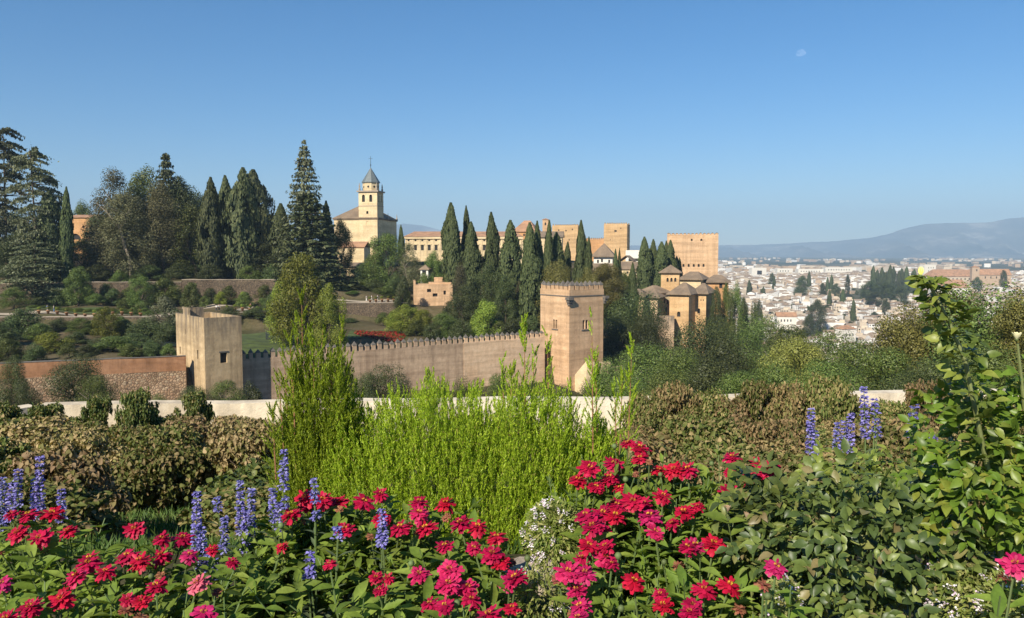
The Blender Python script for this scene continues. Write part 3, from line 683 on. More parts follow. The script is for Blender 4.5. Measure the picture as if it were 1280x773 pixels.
wallseg(lw, (XP(748, 171), 171, 0), (XP(764, 172), 172, 0), ZY(453, 171), -32, .5, 'cream', 'wall'); wallseg(lw, (XP(764.2, 172), 172.02, 0), (XP(780, 174), 174, 0), ZY(459, 172), -32, .5, 'cream', 'wall')

# --- church with bell tower
zb = -7.5
ch = empty('church', (XP(472, 300), 300, zb), R(-10)); tag(ch, 'cream church with square bell tower, slate spire and hipped tile roof', 'church')
cz = lambda py: ZY(py, 300) - zb
ea = cz(274.5)
body(ch, -17, 0, 0, 23, 0, ea, 'cream', {'right': [(7, 12, 1.2, 2.2, False), (14, 12, 1.2, 2.2, False)]}, .3)
mb = MB(); mb.box(-17.35, .35, -.35, 23.35, ea + .003, ea + .35); mb.build('cornice', M['tile'], ch)
mb = MB(); mb.hip(-17.5, .5, -.5, 23.5, ea + .36, cz(254), 8, .2, 0, 'y'); mb.build('roof', M['tile'], ch)
t0, t1 = -7.1, .16
body(ch, t0, t1, -.16, 6.9, 0, cz(240), 'cream', {'front': [(1.35, cz(252.5), 1.15, 2.7, True), (4.2, cz(252.5), 1.15, 2.7, True), (2.95, cz(267.5), .85, 1.1, True), (3.0, cz(281), .65, 1.3, False)], 'right': [(1.4, cz(252.5), 1.1, 2.7, True), (4.4, cz(252.5), 1.1, 2.7, True)]}, .5, 'bell_tower')
for py, o, th in ((257.5, .1, .22), (273.2, .16, .45), (240, .55, .5)):
    mb = MB(); z = cz(py); 
    if py == 240: mb.box(t0 - o, t1 + o, -.16 - o, 6.9 + o, z + .003, z + th)
    else:
        for a in ((t0 - o, t1 + o, -.16 - o, -.163), (t0 - o, t0 - .003, -.16, 6.9), (t1 + .003, t1 + o, -.16, 6.9)): mb.box(*a, z - th / 2, z + th / 2)
    mb.build('cornice', M['stone'], ch)
mcx, mcy = (t0 + t1) / 2, 3.37; oct_ = lambda r, z: [(mcx + r * math.cos(math.pi / 8 + k * math.pi / 4), mcy + r * math.sin(math.pi / 8 + k * math.pi / 4), z) for k in range(8)]
mb = MB(); za, zz = cz(239) + .2, cz(228)
A, B = oct_(3.1, za), oct_(3.1, zz)
for k in range(8): mb.poly([A[k], A[(k + 1) % 8], B[(k + 1) % 8], B[k]])
mb.poly(B); mb.build('drum', M['cream'], ch)
for k in (5, 6, 7, 4):
    a = Vector(A[k]).lerp(Vector(A[(k + 1) % 8]), .5); n = Vector((a.x - mcx, a.y - mcy, 0)).normalized()
    ob = MB(); c = Vector((a.x, a.y, (za + zz) / 2)) + n * .02; u = Vector((-n.y, n.x, 0))
    ob.poly([c + (u * math.cos(t) + Vector((0, 0, 1)) * math.sin(t)) * .42 for t in [i * math.pi / 6 for i in range(12)]]); ob.build('oculus', M['dark'], ch)
mb = MB(); A, B = oct_(3.45, zz + .003), oct_(3.45, zz + .3); ap = (mcx, mcy, cz(208))
for k in range(8): mb.poly([A[k], A[(k + 1) % 8], B[(k + 1) % 8], B[k]]); mb.poly([B[k], B[(k + 1) % 8], ap])
mb.poly(A[::-1]); mb.build('spire', M['slate'], ch)
mb = MB(); zc = cz(208) - .3
mb.tube([(mcx, mcy, zc), (mcx, mcy, cz(194))], [.12, .06], 5); mb.lathe([(.05, 0), (.3, .25), (.05, .5)], 8, (mcx, mcy, zc + .9)); mb.tube([(mcx - .75, mcy, cz(197)), (mcx + .75, mcy, cz(197))], [.06, .06], 4); mb.build('cross', M['iron'], ch)
for x in (t0 + .3, t1 - .3):
    for y in (.2, 6.5):
        mb = MB(); mb.lathe([(.35, 0), (.4, .8), (.2, 1.1), (.3, 1.6), (.04, 3.0)], 8, (x, y, cz(240) + .5)); mb.build('pinnacle', M['stone'], ch)
for x, y in ((.2, 12), (.2, 22.8)):
    mb = MB(); mb.lathe([(.35, 0), (.4, .8), (.2, 1.1), (.04, 2.6)], 8, (x, y, ea + .35)); mb.build('pinnacle', M['stone'], ch)
house('annex_house', 'small white house with tiled lean-to roof in front of the church', 'house', 424, 456, 285, 309.5, 7, -8, 'cream', None, ('gable', 303, .4, 0), 'tile_red', [(439.5, 313.5, 2.6, 3.2), (439.5, 322, 2.8, 3.2), (431, 313, 2, 3)])
house('low_house', 'low cream building with dark roof below the church trees', 'house', 427, 452, 262, 334, 7, -6, 'cream', None, ('gable', 329, .5, 0), 'tile', [(433, 341, 3, 4)])

# --- renaissance palace
W = []
for i in range(17):
    p = 511.5 + i * 8.55
    W += [(p, 300.5, 2.4, 2.4, True), (p, 310, 3.6, 6.4, False)]
pc, f, w, h = house('renaissance_palace', 'long renaissance palace with low red roof and rows of framed windows behind the cypresses', 'palace', 507, 652, 380, 296.5, 50, 0, 'cream', -14, None, 'tile_red', W, (), None, .35)
mb = MB(); mb.box(-.6, w + .6, -.6, -.003, h - .9, h + .2); mb.build('cornice', M['cream'], pc)
mb = MB(); mb.poly([(-.8, -.8, h + .21), (w + .8, -.8, h + .21), (w - 3, 11, h + 2.9), (3, 11, h + 2.9)]); mb.poly([(3, 11, h + 2.9), (w - 3, 11, h + 2.9), (w - 3, 40, h + 2.9), (3, 40, h + 2.9)]); mb.poly([(-.8, -.8, h + .21), (3, 11, h + 2.9), (3, 40, h + 2.9), (-.8, 50, h + .21)]); mb.poly([(w + .8, -.8, h + .21), (w + .8, 50, h + .21), (w - 3, 40, h + 2.9), (w - 3, 11, h + 2.9)]); mb.build('roof', M['tile_red'], pc)
for i in range(18):
    x = f.x(507.3 + i * 8.55); mb = MB(); mb.box(x, x + .55, -.2, -.003, 2, h - .9); mb.build('pilaster', M['cream'], pc)
for i in range(17):
    x = f.x(511.5 + i * 8.55); mb = MB(); mb.box(x - 1.1, x + 1.1, -.28, -.003, f.z(511, 306.2), f.z(511, 305.2)); mb.build('window_pediment', M['cream'], pc)
house('palace_chapel', 'building with pale tiled roof rising behind the tall cypresses', 'building', 642, 668, 430, 290, 18, -12, 'orange', -10, ('hip', 276, .8, .3), 'tile_red', [(655, 294, 2, 3)])
bt_, f, w, h = house('belfry', 'small square brick belfry behind the cypresses', 'belfry', 678, 685, 440, 275, 3.2, -10, 'brick', -10, None, 'tile', [(681.5, 280, 2, 3.5, True)])
mb = MB(); mb.hip(-.3, w + .3, -.3, 3.5, h + .003, h + .9); mb.build('roof', M['tile_red'], bt_)
house('palace_annex', 'long low tiled range behind the row of cypresses', 'building', 664, 702, 400, 297, 12, -6, 'cream', -10, ('gable', 290, .8, 0), 'tile', [(676, 303, 2, 3), (686, 303, 2, 3)])

# --- fortress behind
def fort(label, pxl, pxr, Y, ytop, depth, yaw, wins, n, zb=-16, mat='brickp', name='fortress_tower'):
    r, f, w, h = house(name, label, 'tower' if name == 'fortress_tower' else 'wall', pxl, pxr, Y, ytop, depth, yaw, mat, zb, None, 'tile', wins, (), None, .4)
    me = merlon_mesh(w / n * .55, .6, .7, .45, mat)
    merlons(r, (0, .35, 0), (w, .35, 0), n, me, h); merlons(r, (0, depth - .35, 0), (w, depth - .35, 0), n, me, h)
    return r
fort('broad pale fortress tower partly hidden by the tall loose cypress', 690, 722, 520, 282.5, 14, -14, [(698, 288, 1.6, 1.8), (707, 288.5, 1.6, 1.8), (715, 287, 1.6, 1.8), (703, 296, 1, 2), (711, 300, 1, 2)], 11)
fort('fortress tower standing alone left of the sky gap', 754.5, 783, 520, 280.5, 13, -16, [(768.5, 289, 3, 2.2), (775, 285.5, 1.4, 1.4), (762, 300, .8, 1.6)], 10)
fort('low crenellated fortress wall between the two pale fortress towers', 722, 755, 528, 299.5, 2.5, -14, [], 13, -16, 'orange', 'fortress_wall')
pv_, f, w, h = house('pavilion', 'cream pavilion with broad pyramid tile roof before the fortress tower', 'building', 742, 765, 330, 321.5, 8, -12, 'white', None, ('hip', 304, 1.2, 0), 'tile', [(752, 326, 2.4, 4), (761, 327, 2.4, 4), (747, 327, 2.4, 4)])
house('low_house', 'long low house under the pyramid roofed pavilion', 'house', 736, 767, 312, 339, 7, -10, 'white', None, ('gable', 330, .6, 0), 'tile', [(742, 341.5, 3, 2.5), (756, 342, 3, 2.5)])
house('flat_building', 'pale flat building right of the pale fortress tower', 'building', 782, 803, 400, 313, 12, -12, 'white', -14, None, 'tile', [(792, 325, 14, 3.5)])
house('low_house', 'small cream gabled house between cypresses and the flat pale building', 'house', 774, 790, 330, 327, 7, -20, 'cream', None, ('gable', 320, .5, 0, 'y'), 'tile', [(780, 332, 2, 3)])
house('low_house', 'low house with wide tile roof left of the dark cypress group', 'house', 776, 803, 315, 337, 8, -16, 'cream', None, ('gable', 328, .6, 0), 'tile', [(784, 341, 2.6, 3), (795, 341, 2.6, 3)])

# --- great tower
ct, f, w, h = house('great_tower', 'massive square reddish tower with row of five small windows above the palaces', 'tower', 833.5, 896.5, 300, 293.5, 15, -12.5, 'brick', -32, None, 'tile',
    [(px, 332, 2.5, 3.6, True) for px in (853.5, 860, 866.3, 872.5, 878.5)] + [(863.3, 300, 2.2, 2.8, True), (875.3, 300, 2.6, 2.8, True)], (), None, .5)
me = merlon_mesh(.95, .6, .42, .32, 'brick')
merlons(ct, (0, .35, 0), (w, .35, 0), 13, me, h); merlons(ct, (0, 14.6, 0), (w, 14.6, 0), 13, me, h); merlons(ct, (.35, 1, 0), (.35, 14, 0), 9, me, h); merlons(ct, (w - .35, 1, 0), (w - .35, 14, 0), 9, me, h)
# --- palace buildings below it
g = 'tiled palace buildings'
dm, f, w, h = house('palace_tower', 'cream palace tower with hipped roof, lantern storey and deeply shaded side', 'tower', 837.5, 861, 240, 368.5, 10, -30, 'brickp', -31, ('hip', 353, .9, .15), 'tile', [(848.5, 393, 4.2, 6.4, True), (842, 404, .8, 1.4)], (), None, .5)
house(None, None, None, 866.5, 882.5, 243, 367.5, 10, -28, 'brickp', -31, ('hip', 354, .9, .2), 'tile', [(873.5, 389, 3.6, 6.5, True), (868.5, 375.5, 1.1, 2), (872.3, 375.5, 1.1, 2), (876, 375.5, 1.1, 2), (879, 375.5, 1.1, 2)], (), None, .5, dm)
house(None, None, None, 826.5, 848.5, 252, 341.5, 5.4, -14, 'brickp', -22, ('hip', 331, .8, 0), 'tile', [(834, 350, 2.7, 5, True), (838.8, 350, 2.7, 5, True), (843.6, 350, 2.7, 5, True)], (), None, .5, dm, 'dark', False, 'lantern')
house(None, None, None, 822, 837, 247, 367, 9, 28, 'cream', -30, ('hip', 357, .8, .3), 'tile', [(826, 376, 2, 5), (830.5, 377, 2, 5), (834.5, 378, 2, 5), (833, 387, 2.2, 6)], (), None, .3, dm)
house('palace_hall', 'palace hall with large hipped tile roof in front of the great tower', 'building', 850, 875.5, 262, 350, 10, -26, 'cream', -28, ('hip', 339.5, .9, .4), 'tile', [(858, 356, 1.6, 2.4)])
house('palace_pavilion', 'orange walled corner pavilion with tiled roof at the right end of the palaces', 'building', 884, 910, 262, 353.5, 10, -14, 'orange', -38, ('hip', 343.5, .9, .35), 'tile', [(900.5, 357.5, 4, 6), (907, 358, 2.6, 4.5), (889, 367, 1.8, 4), (897, 371, 1.4, 2.6)])
house('palace_gallery', 'low palace gallery with brown tile roof and shaded wall beside the dark trees', 'building', 779, 804, 246, 368.5, 7, -18, 'cream', -26, ('hip', 361, .9, .45), 'tile', [(783, 373.5, 3.6, 6), (790, 373.5, 4, 6), (797, 373.5, 3.4, 6)])
house('palace_gallery', 'small reddish palace house with eaves in shade left of the palace tower', 'building', 802, 822, 243, 372.5, 7, -26, 'pinkwall', -30, ('hip', 364, .9, .4), 'tile', [(806, 378, 3, 4.5), (810, 386, 2.4, 4.5), (817, 387, 2, 4)])
house('palace_roof_range', 'stepped palace range with grey tile roofs behind the lantern storey', 'building', 799, 827, 268, 360, 10, -20, 'cream', -24, ('gable', 348, .8, 0), 'tile', [(812, 363, 2, 2.4)])
house('palace_roof_range', 'tiled range between the lantern storey and the cypress group', 'building', 812, 840, 282, 353, 10, -20, 'cream', -24, ('gable', 345, .8, 0), 'tile', [(822, 357, 2, 2.4)])
house('retaining_bastion', 'grey masonry bastion below the palace tower', 'wall', 821, 843, 234, 396, 5, -12, 'greywall', -34, None)
house('ruined_wall', 'fragment of orange wall among the trees right of the palaces', 'wall', 913, 920, 255, 400, 3, 0, 'orange', -40, None)
house('garden_hut', 'tiny hut roof peeping out left of the palace gallery', 'hut', 773.5, 780, 244, 361.5, 3, -15, 'white', -24, ('hip', 357.5, .5, 0), 'tile')

# --- buildings in the gardens, left
house('garden_building', 'orange building with arched opening between the left trees', 'building', 83, 117, 290, 272.5, 14, -8, 'orange', None, ('gable', 269.5, .5, 0), 'tile_red', [(97.5, 296, 14, 7.5, True), (108, 284, 3, 3)], (), None, .6)
house('garden_building', 'low white garden building below the orange building', 'building', 137, 150, 250, 328, 5, -6, 'white', None, ('gable', 325.5, .4, 0), 'tile', [(142, 333, 2, 4)])
house('garden_house', 'small house with red tiled roof deep among the trees', 'house', 262, 272, 285, 280, 6, -10, 'orange', None, ('gable', 273, .5, 0), 'tile_red', [(267, 285, 2, 4)])
pvl, f, w, h = house('garden_kiosk', 'white kiosk with pyramid tile roof in the gardens', 'kiosk', 525.5, 535.5, 235, 337.5, 2.3, -10, 'white', None, ('hip', 331, .4, 0), 'tile', [(530.5, 341, 5, 5, False)])
ru, f, w, h = house('ruined_house', 'roofless ochre brick ruin with empty windows in the gardens', 'ruin', 517, 566, 222, 356, 9, 8, 'brick', None, None, 'tile', [(536.5, 363.5, 5, 4), (544, 369, 6, 4), (556, 366, 3, 5)], (), None, .5)
mb = MB(); mb.box(0, .5, 0, 9, h + .003, h + 1.0); mb.box(w * .55, w, 7, 7.6, h + .003, h + 1.8); mb.box(w * .4, w * .98, 2.2, 6.8, h + .004, h + .5); mb.build('broken_parapet', M['brick'], ru)
house(None, None, None, 556, 567, 214, 371, 4, 8, 'brick', None, None, 'tile', [], (), None, .4, ru)

# --- terrace walls, paths, beds, pool
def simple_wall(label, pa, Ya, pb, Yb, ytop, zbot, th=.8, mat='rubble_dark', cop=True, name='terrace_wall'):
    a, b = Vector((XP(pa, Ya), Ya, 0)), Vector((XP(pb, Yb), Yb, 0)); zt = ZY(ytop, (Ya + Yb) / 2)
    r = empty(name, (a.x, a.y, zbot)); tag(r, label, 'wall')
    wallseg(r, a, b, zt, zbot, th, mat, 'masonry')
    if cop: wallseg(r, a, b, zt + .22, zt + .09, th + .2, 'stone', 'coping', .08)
    return r
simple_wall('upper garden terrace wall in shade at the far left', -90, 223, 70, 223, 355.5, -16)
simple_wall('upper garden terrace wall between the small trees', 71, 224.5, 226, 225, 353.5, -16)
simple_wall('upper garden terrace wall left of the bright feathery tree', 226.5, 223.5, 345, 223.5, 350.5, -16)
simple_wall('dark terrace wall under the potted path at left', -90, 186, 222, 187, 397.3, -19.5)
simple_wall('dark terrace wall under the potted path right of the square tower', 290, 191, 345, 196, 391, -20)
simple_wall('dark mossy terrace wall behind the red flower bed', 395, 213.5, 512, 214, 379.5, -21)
def strip(name, pts, m, kind='structure', dz=.06):
    """ground-hugging sheet between two rows of (px, Y) points"""
    mb = MB(); A, B = pts
    def g(px, Y):
        x = XP(px, Y); return (x, Y, H(x, Y) + dz)
    N = 40
    def row(L): 
        xs = np.linspace(0, len(L) - 1, N); return [(np.interp(t, range(len(L)), [q[0] for q in L]), np.interp(t, range(len(L)), [q[1] for q in L])) for t in xs]
    A, B = row(A), row(B); K = 6
    G = [[g(a[0] + (b[0] - a[0]) * k / K, a[1] + (b[1] - a[1]) * k / K) for a, b in zip(A, B)] for k in range(K + 1)]
    for k in range(K):
        for i in range(N - 1): mb.poly([G[k][i], G[k][i + 1], G[k + 1][i + 1], G[k + 1][i]])
    return tag(mb.build(name, m, None), kind=kind)
M['gravel'] = plain('pale_gravel_path', (.42, .34, .24), .95, .2, 2, .3)
M['lawn'] = plain('mown_grass', (.060, .082, .014), .95, .5, .5, .8)
M['flowerbed'] = plain('red_bedding_flowers', (.42, .03, .02), .9, .6, 3.5, 1.0)
M['water'] = plain('pool_water', (.06, .075, .07), .08, .1, 2, .05)
strip('path', ([(-90, 189), (222, 190)], [(-90, 193), (222, 194)]), M['gravel'])
strip('path.001', ([(290, 194), (345, 199)], [(290, 197), (345, 202)]), M['gravel'])
strip('path.002', ([(395, 216.5), (512, 217)], [(395, 220), (512, 220.5)]), M['gravel'])
strip('path.003', ([(226, 207), (345, 207)], [(226, 216), (345, 216)]), M['gravel'])
strip('lawn', ([(296, 146), (360, 150)], [(296, 178), (372, 182)]), M['lawn'])
strip('lawn.001', ([(430, 176), (505, 182)], [(440, 192), (525, 196)]), M['lawn'])
strip('lawn.002', ([(30, 196), (220, 197)], [(30, 206), (220, 207)]), M['lawn'])
strip('pool', ([(178, 150), (224, 152)], [(180, 165), (224, 167)]), M['water'], dz=.25)
strip('pool.001', ([(330, 168), (372, 170)], [(330, 182), (378, 184)]), M['water'], dz=.12)
# white parapet of the vineyard terrace
wp = empty('parapet_wall', (XP(40, 21.8), 21.8, -6.5)); tag(wp, 'low white parapet wall along the edge of the vineyard', 'wall')
pa, pb, pc_ = Vector((XP(38, 21.8), 21.8, 0)), Vector((XP(640, 22.7), 22.7, 0)), Vector((XP(1330, 24.0), 24.0, 0)); zt = ZY(507.5, 21.8)
wallseg(wp, pa, pb, zt, -6.6, .5, 'parapet', 'wall'); wallseg(wp, pb, pc_, zt + .003, -6.6, .5, 'parapet', 'wall')
wallseg(wp, (XP(-40, 20.6), 20.6, 0), pa - Vector((.0, .0, 0)), zt - .01, -6.6, .5, 'parapet', 'wall')
# ------------------------------------------------------------------ town in the valley
rc = random.Random(8)
M['roof_far'] = tiles('town_roof_tiles', [(.26, .18, .12), (.40, .29, .20), (.33, .24, .165)], .8)
M['wall_cream'] = plain('cream_town_wall', (.60, .49, .36), .85, .1, .3, 0)
M['wall_tan'] = plain('tan_town_wall', (.46, .33, .22), .85, .1, .3, 0)
HT = []
for i in range(9):
    w, d, h = rc.uniform(7, 11), rc.uniform(7, 10), rc.uniform(5, 9)
    mt = ['town_white', 'town_white', 'wall_cream', 'town_white', 'wall_tan', 'town_white', 'town_white', 'wall_cream', 'town_white'][i]
    wm = MB(); holes = []
    for lv in range(2 if h < 7 else 3):
        for k in range(3):
            if rc.random() < .8: holes.append((.9 + k * (w - 2) / 3, .9 + lv * 2.7, rc.choice([.9, 1.2]), 1.5, False))
    wm.holed((-w / 2, -d / 2, 0), (1, 0, 0), w, h, [q for q in holes if q[1] + q[3] < h - .2], .25)
    hs = [(1 + k * 3, 1 + lv * 2.7, 1, 1.4, False) for k in range(2) for lv in range(2)]
    wm.holed((w / 2, -d / 2, 0), (0, 1, 0), d, h, hs, .25); wm.holed((w / 2, d / 2, 0), (-1, 0, 0), w, h, [], .2); wm.holed((-w / 2, d / 2, 0), (0, -1, 0), d, h, hs, .25)
    rm = MB(); k = i % 4
    flat = (k == 3)
    if k == 0: rm.gable(-w / 2 - .4, w / 2 + .4, -d / 2 - .4, d / 2 + .4, h + .003, h + 1.7, .2)
    elif k == 1: rm.hip(-w / 2 - .4, w / 2 + .4, -d / 2 - .4, d / 2 + .4, h + .003, h + 1.8, w * .4)
    elif k == 2: rm.gable(-w / 2 - .4, w / 2 + .4, -d / 2 - .4, d / 2 + .4, h + .003, h + 1.7, .2, 0, 'y')
    else:
        rm.box(-w / 2 - .05, w / 2 + .05, -d / 2 - .05, d / 2 + .05, h + .003, h + .3); rm.box(-w * .2, w * .3, -d * .1, d * .4, h + .303, h + 2.6)
    wins = []
    for q in [q for q in holes if q[1] + q[3] < h - .2]:
        b = MB(); b.poly([(-w / 2 + q[0], -d / 2 + .25, q[1]), (-w / 2 + q[0] + q[2], -d / 2 + .25, q[1]), (-w / 2 + q[0] + q[2], -d / 2 + .25, q[1] + q[3]), (-w / 2 + q[0], -d / 2 + .25, q[1] + q[3])]); wins.append(b.mesh('window', M['dark']))
    wall_me = wm.mesh('wall', M[mt])
    HT.append((wall_me, rm.mesh('roof', M['wall_cream'] if flat else M['roof_far']), wins, mt, k, w, d, h))
KIND = {'town_white': 'white', 'wall_cream': 'cream', 'wall_tan': 'tan'}
RK = ['gabled tile roof', 'hipped tile roof', 'gable-fronted tile roof', 'flat roof terrace']
LAND = [(915, 700), (1010, 760), (985, 900), (1115, 900), (1135, 1150)]     # gaps left for groves
spots = []
Y = 560.0
while Y < 2300:
    step = 12.5 + (Y - 560) * .014
    u = 880.0
    while u < 1420:
        wpx = (13.0 + (Y - 560) * .006) / Y * 1000
        if u + wpx > 892:
            spots.append((u + rc.uniform(-.2, .2) * wpx, Y + rc.uniform(-.35, .35) * step))
        u += wpx * rc.uniform(.88, 1.35)
    Y += step
def grove(u, Y):
    return any(abs(u - a) < b and abs(Y - c) < d for a, b, c, d in ((1030, 16, 745, 30), (1013, 14, 985, 45), (1085, 22, 1230, 150), (1118, 30, 1350, 180), (922, 14, 690, 40), (1050, 9, 1180, 60)))
spots = [q for q in spots if not grove(*q)]
# what the garden trees and the palaces hide needs no individual
vis = [q for q in spots if 316 - height(np.array([(q[0] - 640) * q[1] / 1000]), np.array([q[1]]))[0] / q[1] * 1000 < np.interp(q[0], [880, 960, 1040, 1095, 1130, 1170, 1260, 1300], [398, 412, 426, 420, 392, 374, 366, 366]) + 8 and q[0] < 1300]
vis.sort(key=lambda q: q[1]); near = vis[:290]; ns = set(near); rest = [q for q in spots if q not in ns]
for i, (u, Y) in enumerate(near):
    t = HT[rc.randrange(len(HT))]; x = (u - 640) * Y / 1000
    e = empty('town_house', (x, Y, H(x, Y) - .3), R(rc.choice([0, 90, 180, -25, 20]) + rc.uniform(-18, 18)))
    sc_ = 1 + max(0, (Y - 900)) / 2200; e.scale = (sc_, sc_, rc.uniform(.85, 1.1))
    tag(e, f"{KIND[t[3]]} house with {RK[t[4]]} in the crowded valley town", 'house', f"{KIND[t[3]]} {RK[t[4]]} town houses")
    addobj('wall', t[0], e); addobj('roof', t[1], e)
    if i < 110:
        for wme in t[2]: addobj('window', wme, e)
fv, ff, fm = [], [], []
def farbox(x, y, z, w, d, h, a, mi, roof):
    c, s = math.cos(a), math.sin(a); b = len(fv)
    P4 = [(-w / 2, -d / 2), (w / 2, -d / 2), (w / 2, d / 2), (-w / 2, d / 2)]
    for zz in (0, h):
        for p in P4: fv.append((x + c * p[0] - s * p[1], y + s * p[0] + c * p[1], z + zz))
    for k in range(4): ff.append((b + k, b + (k + 1) % 4, b + 4 + (k + 1) % 4, b + 4 + k)); fm.append(mi)
    if roof:
        fv.append((x - c * w * .5, y - s * w * .5, z + h + 1.8)); fv.append((x + c * w * .5, y + s * w * .5, z + h + 1.8))
        ff.extend([(b + 4, b + 5, b + 9, b + 8), (b + 6, b + 7, b + 8, b + 9), (b + 5, b + 6, b + 9), (b + 7, b + 4, b + 8)]); fm.extend([3, 3, mi, mi])
    else: ff.append((b + 4, b + 5, b + 6, b + 7)); fm.append(1)
for u, Y in rest:
    x = (u - 640) * Y / 1000; s_ = 1 + max(0, (Y - 900)) / 2200
    farbox(x, Y, H(x, Y) - .5, rc.uniform(8, 13) * s_, rc.uniform(8, 11) * s_, rc.uniform(5, 10), rc.uniform(-.5, .5) + rc.choice([0, 1.57]), rc.choice([0, 0, 0, 1, 1, 2]), rc.random() < .72)
for k in range(1900):
    Y = 2250 * (3.6 ** rc.random()); u = rc.uniform(640, 1560); x = (u - 640) * Y / 1000
    if math.sin(u * .031 + Y * .0013) + math.sin(u * .013 - Y * .0021) + rc.uniform(-1, 1) < (-.6 if Y < 3400 else .35): continue
    big = rc.random() < .12
    farbox(x, Y, H(x, Y) - .5, rc.uniform(14, 34) * (2.2 if big else 1), rc.uniform(12, 26), rc.uniform(7, 17), rc.uniform(-.5, .5) + rc.choice([0, 1.57]), rc.choice([0, 1, 1, 2, 2]), rc.random() < .6)
fme = bpy.data.meshes.new('distant_houses'); fme.from_pydata(fv, [], ff)
for k in ('town_white', 'wall_cream', 'wall_tan', 'roof_far'): fme.materials.append(M[k])
fme.polygons.foreach_set('material_index', fm); fme.update()
tag(addobj('distant_houses', fme), 'far spread of pale city buildings out on the plain', None, None, 'stuff')
# buildings that stand out in the town
def town(label, pl, pr, Y, yt, yb, depth, yaw, mat, roof, wins=(), name='building', cat='building', tile='tile_red'):
    return house(name, label, cat, pl, pr, Y, yt, depth, yaw, mat, ZY(yb, Y) - 4, roof, tile, wins, (), None, .5)
town('large white town building with terracotta hipped roof and long row of windows', 1171, 1212, 1150, 360, 370, 26, -6, 'white', ('hip', 349.5, 1, .7), [(1175 + i * 4.6, 364, 1.6, 3, False) for i in range(8)])
town('long low town building with orange tile roof behind the white one', 1166, 1226, 1420, 346, 353, 30, 5, 'wall_cream', ('hip', 337, 1, .8), [(1170 + i * 5, 349, 1.6, 2, False) for i in range(11)])
town('tan town church nave with tiled roof beside its square tower', 1224, 1262, 1380, 344, 354, 22, -8, 'wall_tan', ('gable', 336.5, 1, 0), [(1230 + i * 7, 347, 1.4, 3, True) for i in range(4)])
town('square tan church tower rising over the town roofs', 1215.5, 1222.5, 1370, 334.5, 352, 8.5, -8, 'wall_tan', ('hip', 332.2, .4, 0), [(1219, 338, 1.6, 2.6, True)], 'church_tower', 'tower')
town('plain white apartment block behind the yellow rosebud', 1156, 1168, 1500, 331, 345, 15, 8, 'white', None, [(1159 + 3 * i, 335 + 4 * j, 1, 1.4, False) for i in range(3) for j in range(2)])
town('white hotel block with dark glass front in the far town', 940, 957, 1900, 335, 345, 20, 4, 'white', None, [(948.5, 341, 6, 5, False)])
for i, (a, b, y0) in enumerate(((972, 990, 336), (998, 1028, 336.5), (1032, 1064, 334.5))):
    town(('short', 'middle', 'largest and tallest')[i] + ' of three long white apartment rows at the far edge of the town', a, b, 2080 + i * 25, y0, 343, 22, 2, 'white', None, [(a + 2.5 + 3.2 * k, y0 + 3, 1.2, 1.4, False) for k in range(int((b - a - 3) / 3.2))])
town('white house with terrace windows at the lower edge of the town', 1056, 1071, 640, 412, 426, 9, 18, 'white', ('hip', 407, .5, .4), [(1059, 419, 2, 3.4, False), (1063.5, 419, 2, 3.4, False), (1067.5, 419, 1.6, 3.4, False)], 'building', 'house')
town('long white house with tan roof beside the round dark town tree', 973, 996, 700, 396, 407, 10, -8, 'white', ('gable', 390.5, .6, 0), [(977 + 4 * i, 401, 1.6, 3, False) for i in range(4)], 'building', 'house')

# ------------------------------------------------------------------ trees and shrubs
T = tree
# left hill, from left to right
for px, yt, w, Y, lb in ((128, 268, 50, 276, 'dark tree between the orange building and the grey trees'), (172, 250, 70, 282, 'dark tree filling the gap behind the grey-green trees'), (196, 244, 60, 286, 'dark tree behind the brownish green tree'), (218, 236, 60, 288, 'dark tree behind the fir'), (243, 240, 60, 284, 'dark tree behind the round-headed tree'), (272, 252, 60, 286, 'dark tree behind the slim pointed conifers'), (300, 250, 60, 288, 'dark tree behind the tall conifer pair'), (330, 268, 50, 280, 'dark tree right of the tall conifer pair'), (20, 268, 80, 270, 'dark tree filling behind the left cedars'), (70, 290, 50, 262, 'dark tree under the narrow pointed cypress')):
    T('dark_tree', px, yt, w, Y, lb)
T('cedar', 8, 157, 84, 241, 'tall blue-grey cedar cut by the left edge of the photo')
T('cedar', 48, 181, 84, 232, 'spreading blue-grey cedar with flat branch layers left of the narrow cypress')
T('cypress', 82.5, 233, 15, 228, 'lone narrow pointed cypress right of the spreading cedar')
T('loose_cypress', 67, 238, 24, 231, 'dark cypress half hidden between the cedar and the narrow cypress')
T('dark_tree', 30, 290, 70, 236, 'dark rounded tree under the left cedars')
T('cedar', 45, 302, 90, 218, 'low grey cedar with flat tiers at the lower left')
T('mid_tree', 106, 255, 34, 330, 'pale distant tree above the roof of the orange garden building')
T('dark_tree', 104, 301, 64, 251, 'dark round tree below the orange garden building')
T('grey_tree', 143, 214, 74, 241, 'tall thin grey-green tree right of the orange garden building')
T('grey_tree', 163, 238, 77, 234, 'grey-green tree standing in front of its taller grey neighbour')
T('mid_tree', 186, 214, 66, 251, 'tall round-topped pine with bare pale trunks left of the dark fir')
T('brown_tree', 205, 226, 63, 239, 'brownish green tree below the dark fir top')
T('spruce', 209, 188, 60, 254, 'dark fir whose ragged top rises between the round trees')
T('dark_tree', 232, 223, 69, 258, 'dark round-headed tree right of the fir top')
T('mid_tree', 245, 256, 69, 242, 'leafy green tree below the dark round-headed tree')
T('loose_cypress', 263, 221, 21, 235, 'first of the three dark pointed conifers left of the tall conifer pair')
T('loose_cypress', 282, 219, 18, 245, 'slim pointed conifer behind the brown tree')
T('loose_cypress', 303, 209, 30, 238, 'left trunk of the tall dark conifer pair')
